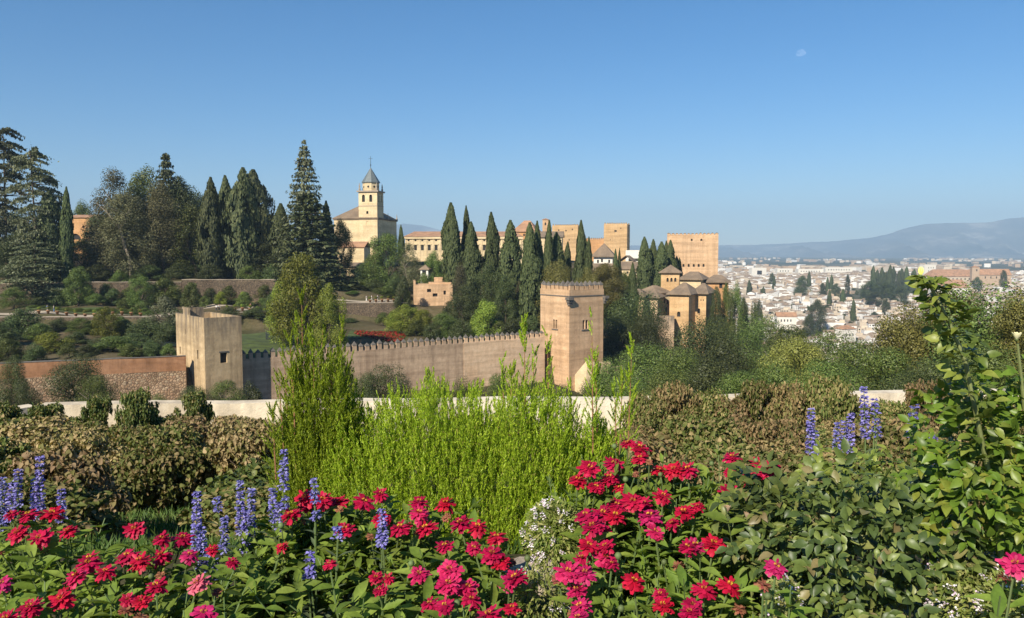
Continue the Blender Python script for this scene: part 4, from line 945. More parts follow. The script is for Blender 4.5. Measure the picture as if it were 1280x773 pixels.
T('loose_cypress', 318, 212, 32, 266, 'right and darker of the tall dark conifer pair')
T('brown_tree', 290, 238, 53, 258, 'brown-leaved tree in front of the tall dark conifer pair')
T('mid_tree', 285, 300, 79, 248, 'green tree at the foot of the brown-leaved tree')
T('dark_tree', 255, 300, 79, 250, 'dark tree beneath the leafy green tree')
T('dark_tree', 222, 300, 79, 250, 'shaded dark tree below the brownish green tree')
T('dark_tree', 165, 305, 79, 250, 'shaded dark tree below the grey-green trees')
T('bright_bush', 290, 322, 30, 244, 'rounded light green shrub under the dark trees')
T('bright_bush', 320, 315, 40, 248, 'yellow-green clipped shrub at the edge of the dark conifers')
T('blue_spruce', 380, 175, 88, 236, 'tallest spruce with blue-grey tip left of the church')
T('spruce', 386, 240, 122, 232, 'broad dark green spruce body beneath the blue-grey tip')
T('cypress', 352, 254, 30, 239, 'dark cypress left of the tallest spruce')
T('cypress', 409, 251, 18, 240, 'slim cypress just right of the tallest spruce')
T('dark_tree', 345, 300, 61, 240, 'dark bushy tree at the left foot of the tallest spruce')
T('mid_tree', 428, 277, 40, 250, 'loose small-leaved tree in front of the church nave')
T('mid_tree', 483, 290, 58, 240, 'green tree in front of the church corner')
T('mid_tree', 468, 318, 44, 240, 'yellowish green tree below the church corner')
T('grey_tree', 510, 305, 46, 240, 'grey-green tree right of the church corner')
T('cypress', 502.5, 281, 9, 270, 'tiny dark cypress against the palace wall right of the church')
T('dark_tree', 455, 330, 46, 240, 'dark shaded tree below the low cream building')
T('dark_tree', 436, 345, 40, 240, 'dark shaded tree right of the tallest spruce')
T('dark_bush', 502, 347, 26, 214, 'round clipped dark tree before the ochre ruin')
T('bright_bush', 507, 363, 20, 216, 'small bright shrub left of the ochre ruin')
T('mid_tree', 543, 316, 34, 238, 'green tree between the kiosk and the tall cypresses')
# cypress group in the centre
cl = 'the central cypress row'
for px, yt, w, Y, lb in ((567, 253, 27, 228, 'thick tall cypress, first on the left in the central cypress row'), (585, 257, 15, 236, 'slim cypress behind the thick first one of the central row'), (590, 277, 22, 226, 'shorter rounded cypress in front of the slim one'),
                         (617, 265, 20, 228, 'pointed cypress standing apart before the palace wall'), (639, 275, 27, 222, 'broad dark cypress with blunt top in the central row'), (664, 278, 30, 205, 'lowest reaching cypress beside the merloned tower'),
                         (671, 276, 16, 209, 'thin cypress top behind the lowest reaching one'), (684, 275, 15, 226, 'slim cypress in front of the small brick belfry'), (695, 290, 24, 230, 'dull loose cypress before the broad fortress tower'),
                         (727.5, 275, 18, 222, 'ragged tall cypress before the right fortress wall'), (733, 296, 14, 218, 'denser short cypress beside the ragged tall one'), (707, 302, 14, 240, 'small pointed cypress at the foot of the broad fortress tower')):
    T('cypress', px, yt, w, Y, lb, cl)
for px, yt, w, Y, lb in ((770, 311, 8, 240, 'left and taller of two small cypresses right of the pyramid roofed pavilion'), (774.5, 310, 7, 241, 'right one of two small cypresses beside the pavilion'), (806, 296, 19, 266, 'pointed cypress first in the dark group left of the great tower'), (817, 299, 15, 272, 'second cypress of the dark group left of the great tower'),
                         (825, 302, 22, 268, 'widest cypress of the dark group left of the great tower'), (838, 300, 15, 276, 'tall cypress touching the left edge of the great tower'), (833, 301, 12, 280, 'slim cypress squeezed in the dark group left of the great tower'), (846, 320, 10, 282, 'short cypress right side of the dark group'), (850, 322, 8, 284, 'shortest cypress before the small windows of the great tower'), (791, 328, 13, 232, 'small dark cypress behind the palace gallery')):
    T('cypress', px, yt, w, Y, lb, 'dark cypresses left of the great tower')
T('olive_tree', 695, 328, 54, 205, 'yellowish green tree behind the left battlements of the merloned tower')
T('olive_tree', 758, 332, 56, 205, 'yellowish green tree behind the right battlements of the merloned tower')
T('olive_tree', 738, 338, 40, 200, 'small olive green tree between the two yellowish trees')
T('mid_tree', 780, 338, 30, 215, 'green tree left of the palace gallery')
T('brown_tree', 652, 350, 26, 215, 'brown leafless looking tree left of the lowest reaching cypress')
T('dark_tree', 580, 355, 50, 200, 'dark grey tree in front of the ochre ruin')
T('dark_tree', 608, 330, 46, 212, 'dark tree at the foot of the central cypresses')
T('dark_tree', 632, 345, 40, 208, 'dark tree below the broad blunt cypress')
T('grey_tree', 577, 330, 34, 206, 'thin grey tree with bare pole-like trunk')
T('bright_bush', 608, 378, 46, 184, 'bright yellow-green dome shaped tree behind the curtain wall')
T('bright_tree', 505, 382, 56, 190, 'yellow-green tree right of the red flower bed')
T('bright_tree', 528, 388, 40, 188, 'light green tree behind the curtain wall battlements')
T('mid_tree', 553, 392, 46, 183, 'green tree behind the middle of the curtain wall')
T('dark_bush', 575, 400, 40, 180, 'dark shrub behind the curtain wall left of the bright dome tree')
T('dark_bush', 640, 400, 40, 182, 'dark shrub behind the curtain wall right of the bright dome tree')
T('dark_tree', 620, 388, 30, 190, 'small dark tree beside the bright dome tree')
# garden shrubs, left terraces
for sp, px, yt, w, Y, lb in (('mid_tree', 96, 335, 40, 212, 'small round tree on the path terrace below the upper wall'), ('mid_tree', 174, 344, 36, 210, 'small green tree left of centre on the path terrace'), ('bush', 205, 350, 44, 214, 'wide shrub against the upper terrace wall'),
        ('bush', 237, 354, 26, 212, 'light shrub before the upper terrace wall'), ('grey_bush', 200, 373, 60, 172, 'large blue-green bush left of the square tower'), ('dark_bush', 178, 400, 60, 168, 'dark bush under the large blue-green bush'), ('bright_tree', 131, 385, 40, 170, 'bright narrow green tree among the terrace shrubs'),
        ('dark_bush', 25, 388, 60, 168, 'large dark bush at the left end of the terrace'), ('bright_bush', 58, 417, 52, 152, 'clipped bright green hedge block above the red wall'), ('bush', 138, 422, 76, 146, 'wide low bush just above the red wall'), ('mid_tree', 98, 398, 36, 172, 'shadowed green shrub left of the bright narrow tree'),
        ('bush', 305, 366, 26, 206, 'small green shrub right of the square tower top'), ('dark_bush', 318, 385, 40, 188, 'dark hedge shrub right of the square tower'), ('dark_bush', 285, 385, 36, 186, 'dark hedge shrub hidden behind the square tower'), ('mid_tree', 15, 360, 40, 205, 'small tree at the left edge below the upper terrace wall'),
        ('bright_bush', 275, 365, 20, 214, 'low light shrub on the gravel terrace'), ('dark_bush', 340, 366, 30, 205, 'dark shrub at the right end of the gravel terrace')):
    T(sp, px, yt, w, Y, lb, 'shrubs and small trees of the garden terraces')
T('bright_tree', 378, 320, 92, 160, 'tall feathery bright green tree in front of the curtain wall')
T('bright_tree', 410, 358, 50, 157, 'shorter bright green tree leaning right of the tall feathery one')
T('bright_tree', 352, 352, 44, 162, 'shorter bright green tree left of the tall feathery one')
for k in range(13):   # low hedge behind the potted path
    px = 40 + k * 14
    T('bush', px, 384.5 + (k % 3), 20, 200, 'low clipped hedge shrub behind the potted path', 'hedge shrubs along the potted path', None, None, .8)
def shrub_row(row, items, group='shrubs and small trees of the garden terraces'):
    W_ = {'bush': 'green shrub', 'dark_bush': 'dark green shrub', 'bright_bush': 'yellow-green shrub', 'grey_bush': 'grey-green shrub'}
    N_ = ['first', 'second', 'third', 'fourth', 'fifth', 'sixth', 'seventh', 'eighth', 'ninth', 'tenth', 'eleventh', 'twelfth', 'thirteenth', 'fourteenth']
    for i, (sp, px, yt, w, Y) in enumerate(items): T(sp, px, yt, w, Y, f"{W_[sp]}, {N_[i]} from the left {row}", group)
shrub_row('on the slope above the red wall', (('dark_bush', -5, 405, 50, 158), ('bush', 45, 405, 40, 166), ('dark_bush', 72, 398, 34, 176), ('dark_bush', 92, 416, 40, 158), ('bush', 112, 402, 34, 174), ('dark_bush', 118, 424, 36, 148), ('bush', 152, 400, 34, 174), ('dark_bush', 165, 418, 48, 156), ('dark_bush', 205, 404, 40, 164), ('bush', 190, 428, 34, 146), ('dark_bush', 215, 395, 30, 172)))
shrub_row('just behind the red rampart wall', (('bush', 5, 424, 44, 141), ('dark_bush', 40, 430, 30, 140), ('bush', 82, 430, 34, 141), ('dark_bush', 105, 432, 30, 140), ('bush', 160, 430, 36, 141), ('dark_bush', 185, 426, 30, 143), ('bush', 208, 431, 26, 142)))
shrub_row('under the dark terrace wall', (('dark_bush', 10, 397, 34, 182), ('dark_bush', 48, 404, 30, 181), ('dark_bush', 84, 404, 26, 182), ('bush', 150, 396, 26, 181), ('dark_bush', 180, 398, 30, 181)))
shrub_row('along the upper path terrace', (('dark_bush', 45, 366, 30, 214), ('dark_bush', 70, 362, 30, 216), ('bush', 118, 368, 26, 212), ('dark_bush', 140, 362, 34, 216), ('bush', 155, 372, 26, 210), ('dark_bush', 222, 362, 30, 216), ('bush', 255, 371, 20, 210), ('bush', 325, 373, 24, 210)))
shrub_row('close before the upper terrace wall', (('bush', 84, 360, 30, 219), ('bright_bush', 112, 364, 22, 218), ('dark_bush', 132, 356, 32, 219), ('bush', 160, 360, 28, 219), ('dark_bush', 188, 354, 34, 219), ('bright_bush', 215, 362, 26, 218), ('bush', 240, 356, 26, 219), ('dark_bush', 262, 361, 24, 218), ('bush', 284, 358, 26, 219), ('bright_bush', 302, 366, 18, 217), ('bush', 330, 358, 30, 219)))
shrub_row('at the foot of the left trees', (('dark_bush', 20, 330, 60, 232), ('dark_bush', 65, 334, 46, 234), ('dark_bush', 120, 332, 44, 232), ('bush', 150, 338, 26, 230), ('dark_bush', 185, 332, 50, 234), ('dark_bush', 225, 330, 50, 234), ('dark_bush', 262, 332, 40, 232), ('bush', 310, 334, 34, 230), ('dark_bush', 340, 332, 36, 230)))
shrub_row('below the church trees', (('dark_bush', 425, 350, 36, 234), ('dark_bush', 448, 356, 34, 234), ('dark_bush', 470, 350, 36, 236), ('bush', 482, 358, 26, 232), ('dark_bush', 495, 342, 30, 236), ('bush', 530, 344, 26, 232), ('dark_bush', 548, 338, 30, 244)))
shrub_row('on the bank above the mossy wall', (('dark_bush', 405, 372, 30, 224), ('bush', 440, 366, 24, 226), ('dark_bush', 486, 368, 24, 226), ('dark_bush', 428, 362, 30, 232), ('bush', 476, 360, 26, 232), ('dark_bush', 505, 362, 24, 230)))
shrub_row('hanging over the mossy wall', (('dark_bush', 412, 392, 30, 208), ('dark_bush', 436, 398, 26, 207), ('bush', 490, 390, 26, 209)))
shrub_row('between the mossy wall and the battlements', (('bush', 478, 392, 26, 204), ('bright_bush', 493, 392, 30, 198), ('bush', 520, 400, 34, 186), ('dark_bush', 540, 404, 34, 180), ('bush', 562, 402, 30, 186), ('dark_bush', 592, 400, 30, 186), ('bush', 625, 402, 34, 184), ('dark_bush', 650, 398, 30, 190), ('dark_bush', 665, 396, 26, 194), ('dark_bush', 590, 372, 34, 204), ('dark_bush', 560, 378, 26, 208), ('bush', 640, 376, 26, 210)))
# shrubs in front of the walls
for sp, px, yt, w, Y, lb in (('dark_wood_tree', 92, 445, 84, 105, 'big rounded shrub tree in front of the red wall'), ('wood_tree', 118, 470, 60, 96, 'lighter shrub leaning on the big rounded one'), ('dark_wood_tree', 8, 448, 44, 90, 'dark upright shrub at the left edge before the red wall'), ('dark_wood_tree', 26, 478, 40, 84, 'low shrub beside the left edge shrub'),
        ('dark_wood_tree', 238, 484, 54, 100, 'dark shrub at the foot of the square tower'), ('wood_tree', 276, 478, 56, 104, 'green shrub at the right foot of the square tower'), ('dark_bush', 310, 480, 40, 110, 'shaded shrub under the dark end of the curtain wall'), ('wood_tree', 200, 490, 44, 92, 'low shrub before the rubble base of the red wall'), ('wood_tree', 160, 492, 40, 92, 'small shrub before the rubble base right of the big rounded shrub'),
        ('dark_wood_tree', 486, 457, 74, 108, 'round dark shrub before the middle of the curtain wall'), ('dark_wood_tree', 455, 468, 50, 106, 'dark shrub left of the round one before the curtain wall'), ('wood_tree', 430, 460, 46, 112, 'shrub near the left of the curtain wall'), ('wood_tree', 585, 470, 60, 104, 'green shrub mass before the bright half of the curtain wall'), ('wood_tree', 545, 478, 46, 100, 'low shrub between the round dark one and the green mass'),
        ('wood_tree', 625, 472, 50, 108, 'shrub at the right end of the green mass'), ('dark_wood_tree', 708, 482, 40, 120, 'dark shrub at the foot of the merloned tower'), ('dark_wood_tree', 668, 480, 44, 118, 'shrub under the left face of the merloned tower')):
    T(sp, px, yt, w, Y, lb, 'shrubs below the outer walls', None, 'shrub')
# wooded slope right of the tower
for sp, px, yt, w, Y, lb in (('dark_wood_tree', 790, 366, 72, 196, 'large dark tree right of the merloned tower'), ('dark_wood_tree', 812, 392, 50, 186, 'dark tree at the lower right of the large dark one'), ('dark_wood_tree', 774, 395, 54, 188, 'dark tree tucked behind the merloned tower corner'),
        ('wood_tree', 770, 446, 66, 140, 'leafy tree below the low pale wall'), ('wood_tree', 815, 434, 84, 130, 'grey-green tree below the palace bastion'), ('dark_wood_tree', 880, 402, 92, 150, 'wide dark tree below the palace tower'), ('dark_wood_tree', 905, 425, 96, 120, 'broad dark round tree in the middle of the wooded slope'),
        ('wood_tree', 850, 440, 80, 110, 'olive green tree left of the broad dark round one'), ('wood_tree', 910, 395, 60, 215, 'tree in front of the orange corner pavilion'), ('dark_tree', 899, 362, 26, 240, 'slender tree against the corner pavilion'), ('mid_tree', 911, 352, 22, 244, 'pale slender tree right of the corner pavilion'), ('mid_tree', 921, 358, 24, 248, 'thin tree right of the pale slender one'),
        ('dark_tree', 930, 374, 26, 262, 'dark tree at the right end of the palaces'), ('dark_tree', 946, 376, 24, 275, 'dark pointed tree before the lower town'), ('wood_tree', 950, 396, 70, 190, 'green tree under the lower edge of the town'), ('wood_tree', 985, 412, 80, 150, 'wide green tree below the town'), ('wood_tree', 940, 430, 70, 130, 'small crowned tree right of the broad dark round tree'),
        ('wood_tree', 1040, 418, 90, 140, 'broad tree with bare grey twigs below the town'), ('olive_tree', 1000, 428, 110, 88, 'near olive green tree with bare branches left of the yellowish tree'), ('wood_tree', 1070, 432, 90, 100, 'green tree wedged left of the large yellowish tree'), ('olive_tree', 1140, 386, 130, 75, 'large yellowish olive tree behind the rose shoot'), ('olive_tree', 1190, 368, 120, 82, 'higher yellowish olive tree at the right'),
        ('wood_tree', 1250, 346, 150, 70, 'tallest green tree at the right edge'), ('olive_tree', 1300, 356, 130, 60, 'olive tree cut by the right edge'), ('wood_tree', 1215, 425, 120, 60, 'shaded green tree below the yellowish olives'), ('wood_tree', 1110, 440, 100, 62, 'lower green tree in front of the yellowish olive'), ('wood_tree', 960, 448, 90, 70, 'low tree above the parapet in the middle of the right half'),
        ('wood_tree', 1035, 455, 90, 58, 'low tree right above the parapet with dark gaps'), ('dark_wood_tree', 900, 452, 90, 80, 'low dark tree above the parapet below the broad round one'), ('wood_tree', 835, 470, 80, 72, 'low tree above the parapet right of the green feathery shrub'), ('wood_tree', 785, 468, 60, 80, 'low tree partly behind the feathery plumes'), ('dark_wood_tree', 1160, 452, 90, 52, 'dark low tree behind the parapet at the right'),
        ('wood_tree', 1260, 440, 110, 48, 'nearest green tree behind the parapet at the right edge'), ('wood_tree', 930, 468, 70, 56, 'small tree just behind the parapet in the right half'), ('wood_tree', 730, 472, 56, 96, 'shrubby tree below the buttress of the merloned tower')):
    T(sp, px, yt, w, Y, lb, 'trees of the wooded slope')
# trees in the town
for px, yt, w, Y, lb in ((1069, 374, 7, 830, 'tall dark cypress among the lower white houses'), (937.5, 350, 6, 1200, 'small cypress in the left part of the town'), (955, 358, 5, 1150, 'little cypress above the pale town roofs'), (1038, 362, 6, 1000, 'short cypress right of the town middle'), (1055, 361, 7, 1050, 'short dark cypress beside the white town walls'), (1040, 343, 5, 1250, 'thin cypress by the upper town houses'), (1035, 346, 4, 1240, 'thinner cypress next to the one by the upper houses'), (1012, 339, 5, 1380, 'left cypress above the dark town grove'), (968, 345, 4, 1300, 'tiny cypress left of the dark town grove')):
    T('cypress', px, yt, w, Y, lb, 'cypresses in the town', None, None, 6)
for k in range(12):
    px = 1092 + k * 5.3 + rc.uniform(-1.5, 1.5)
    T('cypress', px, [332, 337, 334, 340, 331, 333, 338, 335, 333, 339, 336, 341][k], 7.5, 1300 + rc.uniform(-60, 60), 'dark cypress in the hilltop row of the town grove', 'hilltop cypress row in the town', None, None, 6)
for px, yt, w, Y, lb in ((1024, 376, 28, 760, 'round dark tree among the white houses of the lower town'), (1003, 345, 24, 1150, 'wide dark tree clump in the middle of the town'), (965, 341, 11, 1400, 'dark round tree by the white house at the left of the town'), (1060, 344, 9, 1200, 'dark rounded tree on a thin trunk in the town'), (1030, 354, 14, 1150, 'low green tree below the upper town houses'), (1045, 354, 14, 1160, 'low green tree beside the thin town cypresses'),
        (1090, 352, 34, 1080, 'dark tree at the left of the hilltop grove'), (1110, 352, 34, 1060, 'dark tree in the middle of the hilltop grove'), (1128, 357, 24, 1040, 'dark tree at the right of the hilltop grove'), (1096, 365, 30, 1000, 'lower dark tree on the grove slope'), (1012, 393, 24, 690, 'green tree below the round dark town tree'), (1109, 372, 14, 900, 'small dark tree under the grove'), (1222, 347, 16, 1250, 'dark tree in front of the town church tower'), (1256, 338, 12, 1300, 'green tree right of the town church'), (932, 373, 16, 640, 'green tree at the left end of the lower town'), (952, 377, 14, 630, 'green tree beside the lower town houses')):
    T('dark_tree', px, yt, w, Y, lb, 'broad trees in the town', None, None, 4)

for k in range(170):
    while True:
        Y = rc.uniform(640, 1900); px = rc.uniform(905, 1300)
        if height(np.array([(px - 640) * Y / 1000]), np.array([Y]))[0] < -50: break
    if px > 1130 and Y < 900: Y += 400
    sp = rc.choice(['dark_tree', 'dark_tree', 'mid_tree']); x = XP(px, Y); hh = rc.uniform(5, 9); i = _cnt[sp] = _cnt.get(sp, -1) + 1; cr, tr = SPEC[sp][i % 3]
    e = empty('tree', (x, Y, H(x, Y) - .2), rc.uniform(0, 6), (hh * rc.uniform(.8, 1.5), hh, hh)); addobj('crown', cr, e); addobj('trunk', tr, e)
    tag(e, 'small dark courtyard tree between the houses of the valley town' if sp == 'dark_tree' else 'small green courtyard tree between the houses of the valley town', 'tree', 'small trees between the town houses')
# ------------------------------------------------------------------ pots, visitors
pl = MB(); pl.lathe([(.2, 0), (.32, .55), (.36, .56), (.36, .66), (.3, .66)], 12); pot_me = pl.mesh('pot', M['terracotta'], True)
pl2 = np_mesh('potted_plant', *crown_broad(91, 500, .16, 0, 10, (.2, .3)), LV['bright'])
def potted(px, Y, label, group):
    x = XP(px, Y); e = empty('potted_plant', (x, Y, H(x, Y) + .06)); tag(e, label, 'potted plant', group); addobj('pot', pot_me, e, scale=(1.2, 1.2, 1.2)); addobj('plant', pl2, e, (0, 0, .72), (0, 0, rt.uniform(0, 6)), (1.1, 1.1, .9))
for k in range(12): potted(46 + k * 11.6, 189.3, 'terracotta pot with yellowish plant along the shaded left path', 'pots along the left path')
for k in range(6): potted(283 + k * 9.4, 194.5, 'terracotta pot with plant on the path right of the square tower', 'pots right of the square tower')
for k in range(7): potted(462 + k * 7.5, 217, 'small pot with plant on the path behind the red flower bed', 'pots behind the red flower bed')
M['skin'] = plain('skin', (.50, .30, .20), .6, .05, 3, 0); M['hair'] = plain('dark_hair', (.03, .02, .015), .6, .2, 5, 0)
def skinned(name, pts, edges, mat, parent):
    me = bpy.data.meshes.new(name); me.from_pydata([p[:3] for p in pts], edges, []); o = bpy.data.objects.new('tmp', me); COL.objects.link(o)
    md = o.modifiers.new('s', 'SKIN'); sb = o.modifiers.new('b', 'SUBSURF'); sb.levels = 1
    for v, p in zip(me.skin_vertices[0].data, pts): v.radius = (p[3], p[4] if len(p) > 4 else p[3])
    me.skin_vertices[0].data[0].use_root = True
    dg = bpy.context.evaluated_depsgraph_get(); m2 = bpy.data.meshes.new_from_object(o.evaluated_get(dg)); bpy.data.objects.remove(o)
    m2.materials.clear(); m2.materials.append(mat); m2.name = name
    m2.polygons.foreach_set('use_smooth', [True] * len(m2.polygons))
    return addobj(name, m2, parent)
def person(px, Y, rz, label, top, legs, stride=.12, arm=.0):
    x = XP(px, Y); e = empty('person', (x, Y, H(x, Y) + .06), R(rz)); tag(e, label, 'person')
    s = stride
    J = [(0, 0, .95, .13, .10), (0, 0, 1.2, .14, .10), (0, 0, 1.42, .15, .09), (0, 0, 1.52, .055), (0, .01, 1.62, .085, .10), (0, .01, 1.72, .06, .07),
         (.1, 0, .9, .085), (.11, s, .5, .06), (.11, s * 1.2, .07, .04), (.11, s * 1.2 - .14, .03, .035), (-.1, 0, .9, .085), (-.11, -s * .5, .5, .06), (-.11, -s, .07, .04), (-.11, -s - .14, .03, .035),
         (.2, 0, 1.4, .055), (.25, -.03, 1.12, .042), (.24, -.12 - arm, .9 + arm, .032), (.24, -.16 - arm, .82 + arm, .03), (-.2, 0, 1.4, .055), (-.25, .03, 1.12, .042), (-.24, -.08, .88, .032), (-.24, -.1, .80, .03)]
    E = [(0, 1), (1, 2), (2, 3), (3, 4), (4, 5), (0, 6), (6, 7), (7, 8), (8, 9), (0, 10), (10, 11), (11, 12), (12, 13), (2, 14), (14, 15), (15, 16), (16, 17), (2, 18), (18, 19), (19, 20), (20, 21)]
    skinned('body', J, E, M['skin'], e)
    g = .022
    Tp = [J[i] for i in (0, 1, 2, 14, 15, 18, 19)]; skinned('shirt', [(p[0], p[1], p[2] - (.02 if i == 0 else 0), p[3] + g, (p[4] if len(p) > 4 else p[3]) + g) for i, p in enumerate(Tp)], [(0, 1), (1, 2), (2, 3), (3, 4), (2, 5), (5, 6)], top, e)
    Lg = [J[i] for i in (0, 6, 7, 8, 10, 11, 12)]; skinned('trousers', [(p[0], p[1], p[2] + (.05 if i in (3, 6) else 0), p[3] + .015, (p[4] if len(p) > 4 else p[3]) + .015) for i, p in enumerate(Lg)], [(0, 1), (1, 2), (2, 3), (0, 4), (4, 5), (5, 6)], legs, e)
    hb = MB(); hb.lathe([(.02, -.10), (.10, -.06), (.115, .02), (.09, .09), (.03, .13)], 10, (0, .035, 1.68)); hb.build('hair', M['hair'], e, smooth=True)
def cloth(n, c): M[n] = plain(n, c, .85, .1, 4, 0); return M[n]
cw_, cb_, cl_, cr_, cd_ = cloth('white_cloth', (.75, .73, .7)), cloth('blue_cloth', (.10, .20, .42)), cloth('pale_cloth', (.5, .5, .45)), cloth('red_cloth', (.5, .1, .06)), cloth('dark_cloth', (.04, .045, .06))
person(57, 192, 80, 'person in blue top standing by the pots on the left path', cb_, cl_)
person(65, 192.4, -70, 'person in pale clothes beside the one in blue', cl_, cb_, .05)
person(269, 196, 160, 'person in white shirt and dark trousers behind the square tower top', cw_, cd_, .05)
person(272.5, 196.5, 30, 'person in pale top close beside the one in white shirt', cl_, cd_, .05)
person(312, 198, 60, 'person in red top on the path right of the square tower', cr_, cd_)
person(457.5, 219, 90, 'left one of three visitors in white on the mossy wall path', cw_, cw_)
person(464, 219.3, 100, 'middle one of three visitors in white on the mossy wall path', cw_, cl_, .18)
person(471.5, 219, 80, 'right one of three visitors in white on the mossy wall path', cw_, cw_, .05)
# red bedding flowers: a carpet of small clumps
rgb = np.random.default_rng(4); n = 4200
uu = rgb.uniform(440, 506, n); yy = rgb.uniform(178.5, 190.5, n); xx = (uu - 640) * yy / 1000
keep = ((uu - 474) / 32) ** 2 + ((yy - 184.5) / 6) ** 2 < 1; xx, yy = xx[keep], yy[keep]
LV['redflower'] = leaf('bedding_flower', [(.22, .016, .012), (.36, .035, .022), (.06, .10, .02)], .2, .6, .2, [0, .6, .8], 0)
pos = np.stack([xx, yy, height(xx, yy) + rgb.uniform(.1, .45, len(xx))], 1)
V, Q = leaf_quads(pos, np.array([0, -.2, 1.]) + rgb.normal(0, .5, pos.shape), .38, .34, None, rgb)
tag(addobj('flower_bed', np_mesh('flower_bed', V, Q, LV['redflower'])), 'red bedding flowers in front of the mossy terrace wall', None, None, 'stuff')
# ------------------------------------------------------------------ foreground planting
rf = np.random.default_rng(77)
OV = [.14, .82, 1.0, .66, .03]          # ovate
LA = [.30, .80, 1.0, .62, .02]          # lance
SPT = [.34, .58, .86, 1.0, .55]         # petal
def leaf_strips(pos, d, n, L, W, prof=OV, fold=.18, curl=.25, rng=rf):
    """folded, curved leaves: 15 vertices and 8 faces each, growing from pos along d"""
    N = len(pos); d = unit(d); n = unit(n - d * (n * d).sum(1, keepdims=True)); s = np.cross(d, n)
    L = np.broadcast_to(np.asarray(L, float), (N,))[:, None]; W = np.broadcast_to(np.asarray(W, float), (N,))[:, None]
    curl = np.broadcast_to(np.asarray(curl, float), (N,))[:, None]; V = []
    for i, w in enumerate(prof):
        u = i / (len(prof) - 1)
        for v in (-1, 0, 1):
            V.append(pos + d * L * (u - .12 * u * u * np.abs(curl)) + s * W * .5 * v * w + n * (W * .5 * abs(v) * w * fold * 2 - L * curl * u * u))
    V = np.stack(V, 1).reshape(-1, 3); q = []
    for i in range(len(prof) - 1):
        for j in (0, 1): a = i * 3 + j; q.append((a, a + 1, a + 4, a + 3))
    Q = (np.arange(N)[:, None, None] * 3 * len(prof) + np.array(q)[None]).reshape(-1, 4)
    return V, Q
def join(parts):
    V, Q, b = [], [], 0
    for v, q in parts: V.append(v); Q.append(q + b); b += len(v)
    return np.concatenate(V), np.concatenate(Q)

LV['needle'] = leaf('feathery_green_sprig', [(.16, .25, .02), (.28, .42, .024), (.40, .56, .034), (.54, .67, .06), (.36, .28, .09)], .38, .5, .25, [0, .25, .6, .9, .985], .08)
LV['needle_dark'] = leaf('feathery_dark_sprig', [(.14, .205, .014), (.24, .31, .02), (.35, .41, .035)], .35, .5, .25, None, .08)
LV['zleaf'] = leaf('soft_green_leaf', [(.135, .205, .034), (.21, .29, .048), (.30, .375, .075)], .38, .55, .18, None, .15)
LV['zstem'] = leaf('green_stem', [(.09, .13, .04), (.13, .17, .06)], 0, .6, .3)
LV['crimson'] = leaf('crimson_petal', [(.33, .004, .034), (.48, .007, .052), (.62, .014, .080)], .25, .5, .25, None, .12)
LV['magenta'] = leaf('magenta_petal', [(.42, .008, .085), (.56, .018, .12), (.66, .045, .18)], .25, .5, .25, None, .12)
LV['pink'] = leaf('pink_petal', [(.62, .11, .16), (.72, .18, .23)], .25, .5, .25, None, .1)
LV['yellow'] = leaf('yellow_floret', [(.65, .38, .03), (.75, .5, .06), (.45, .12, .03)], .1, .6, .2)
LV['salvia'] = leaf('violet_blue_floret', [(.11, .10, .37), (.18, .16, .48), (.28, .26, .60), (.38, .36, .62)], .2, .6, .2, None, .12)
LV['sleaf'] = leaf('greyish_leaf', [(.08, .11, .05), (.13, .17, .08)], .25, .5, .3)
LV['rose'] = leaf('rose_leaf', [(.080, .12, .022), (.13, .185, .034), (.20, .255, .044), (.29, .33, .065)], .25, .42, .35, None, .12)
LV['rose_dark'] = leaf('dark_rose_leaf', [(.050, .075, .024), (.085, .12, .032), (.13, .165, .04), (.20, .235, .06), (.22, .17, .08)], .2, .42, .35, [0, .4, .68, .88, .985], .12)
LV['rose_bright'] = leaf('bright_rose_leaf', [(.09, .15, .018), (.13, .21, .025), (.18, .27, .035), (.24, .24, .04)], .32, .4, .35, [0, .35, .7, .97], .1)
LV['wfloret'] = leaf('white_floret', [(.75, .72, .68), (.85, .82, .8), (.7, .5, .66)], .2, .6, .2)
LV['alyssum'] = leaf('alyssum_leaf', [(.13, .17, .03), (.24, .27, .06), (.38, .34, .14)], .3, .5, .3)
LV['vine_brown'] = leaf('dry_vine_leaf', [(.13, .14, .04), (.22, .17, .075), (.33, .23, .115), (.46, .34, .18), (.20, .20, .055)], .25, .7, .15, [0, .25, .5, .75, 1], .2)
LV['vine_green'] = leaf('vine_leaf', [(.065, .095, .022), (.11, .145, .034), (.17, .195, .05), (.28, .21, .08)], .28, .5, .3, [0, .4, .75, .97], .15)
LV['vine_mixed'] = leaf('turning_vine_leaf', [(.095, .125, .028), (.155, .18, .045), (.25, .22, .08), (.38, .28, .13)], .28, .6, .2, [0, .45, .65, 1], .2)
LV['vine_red'] = leaf('reddish_vine_leaf', [(.09, .12, .03), (.17, .13, .055), (.27, .18, .085), (.38, .26, .13), (.17, .19, .05)], .28, .6, .2, None, .2)
LV['grass'] = leaf('tall_grass', [(.05, .095, .02), (.09, .15, .03), (.15, .20, .05)], .3, .6, .2)

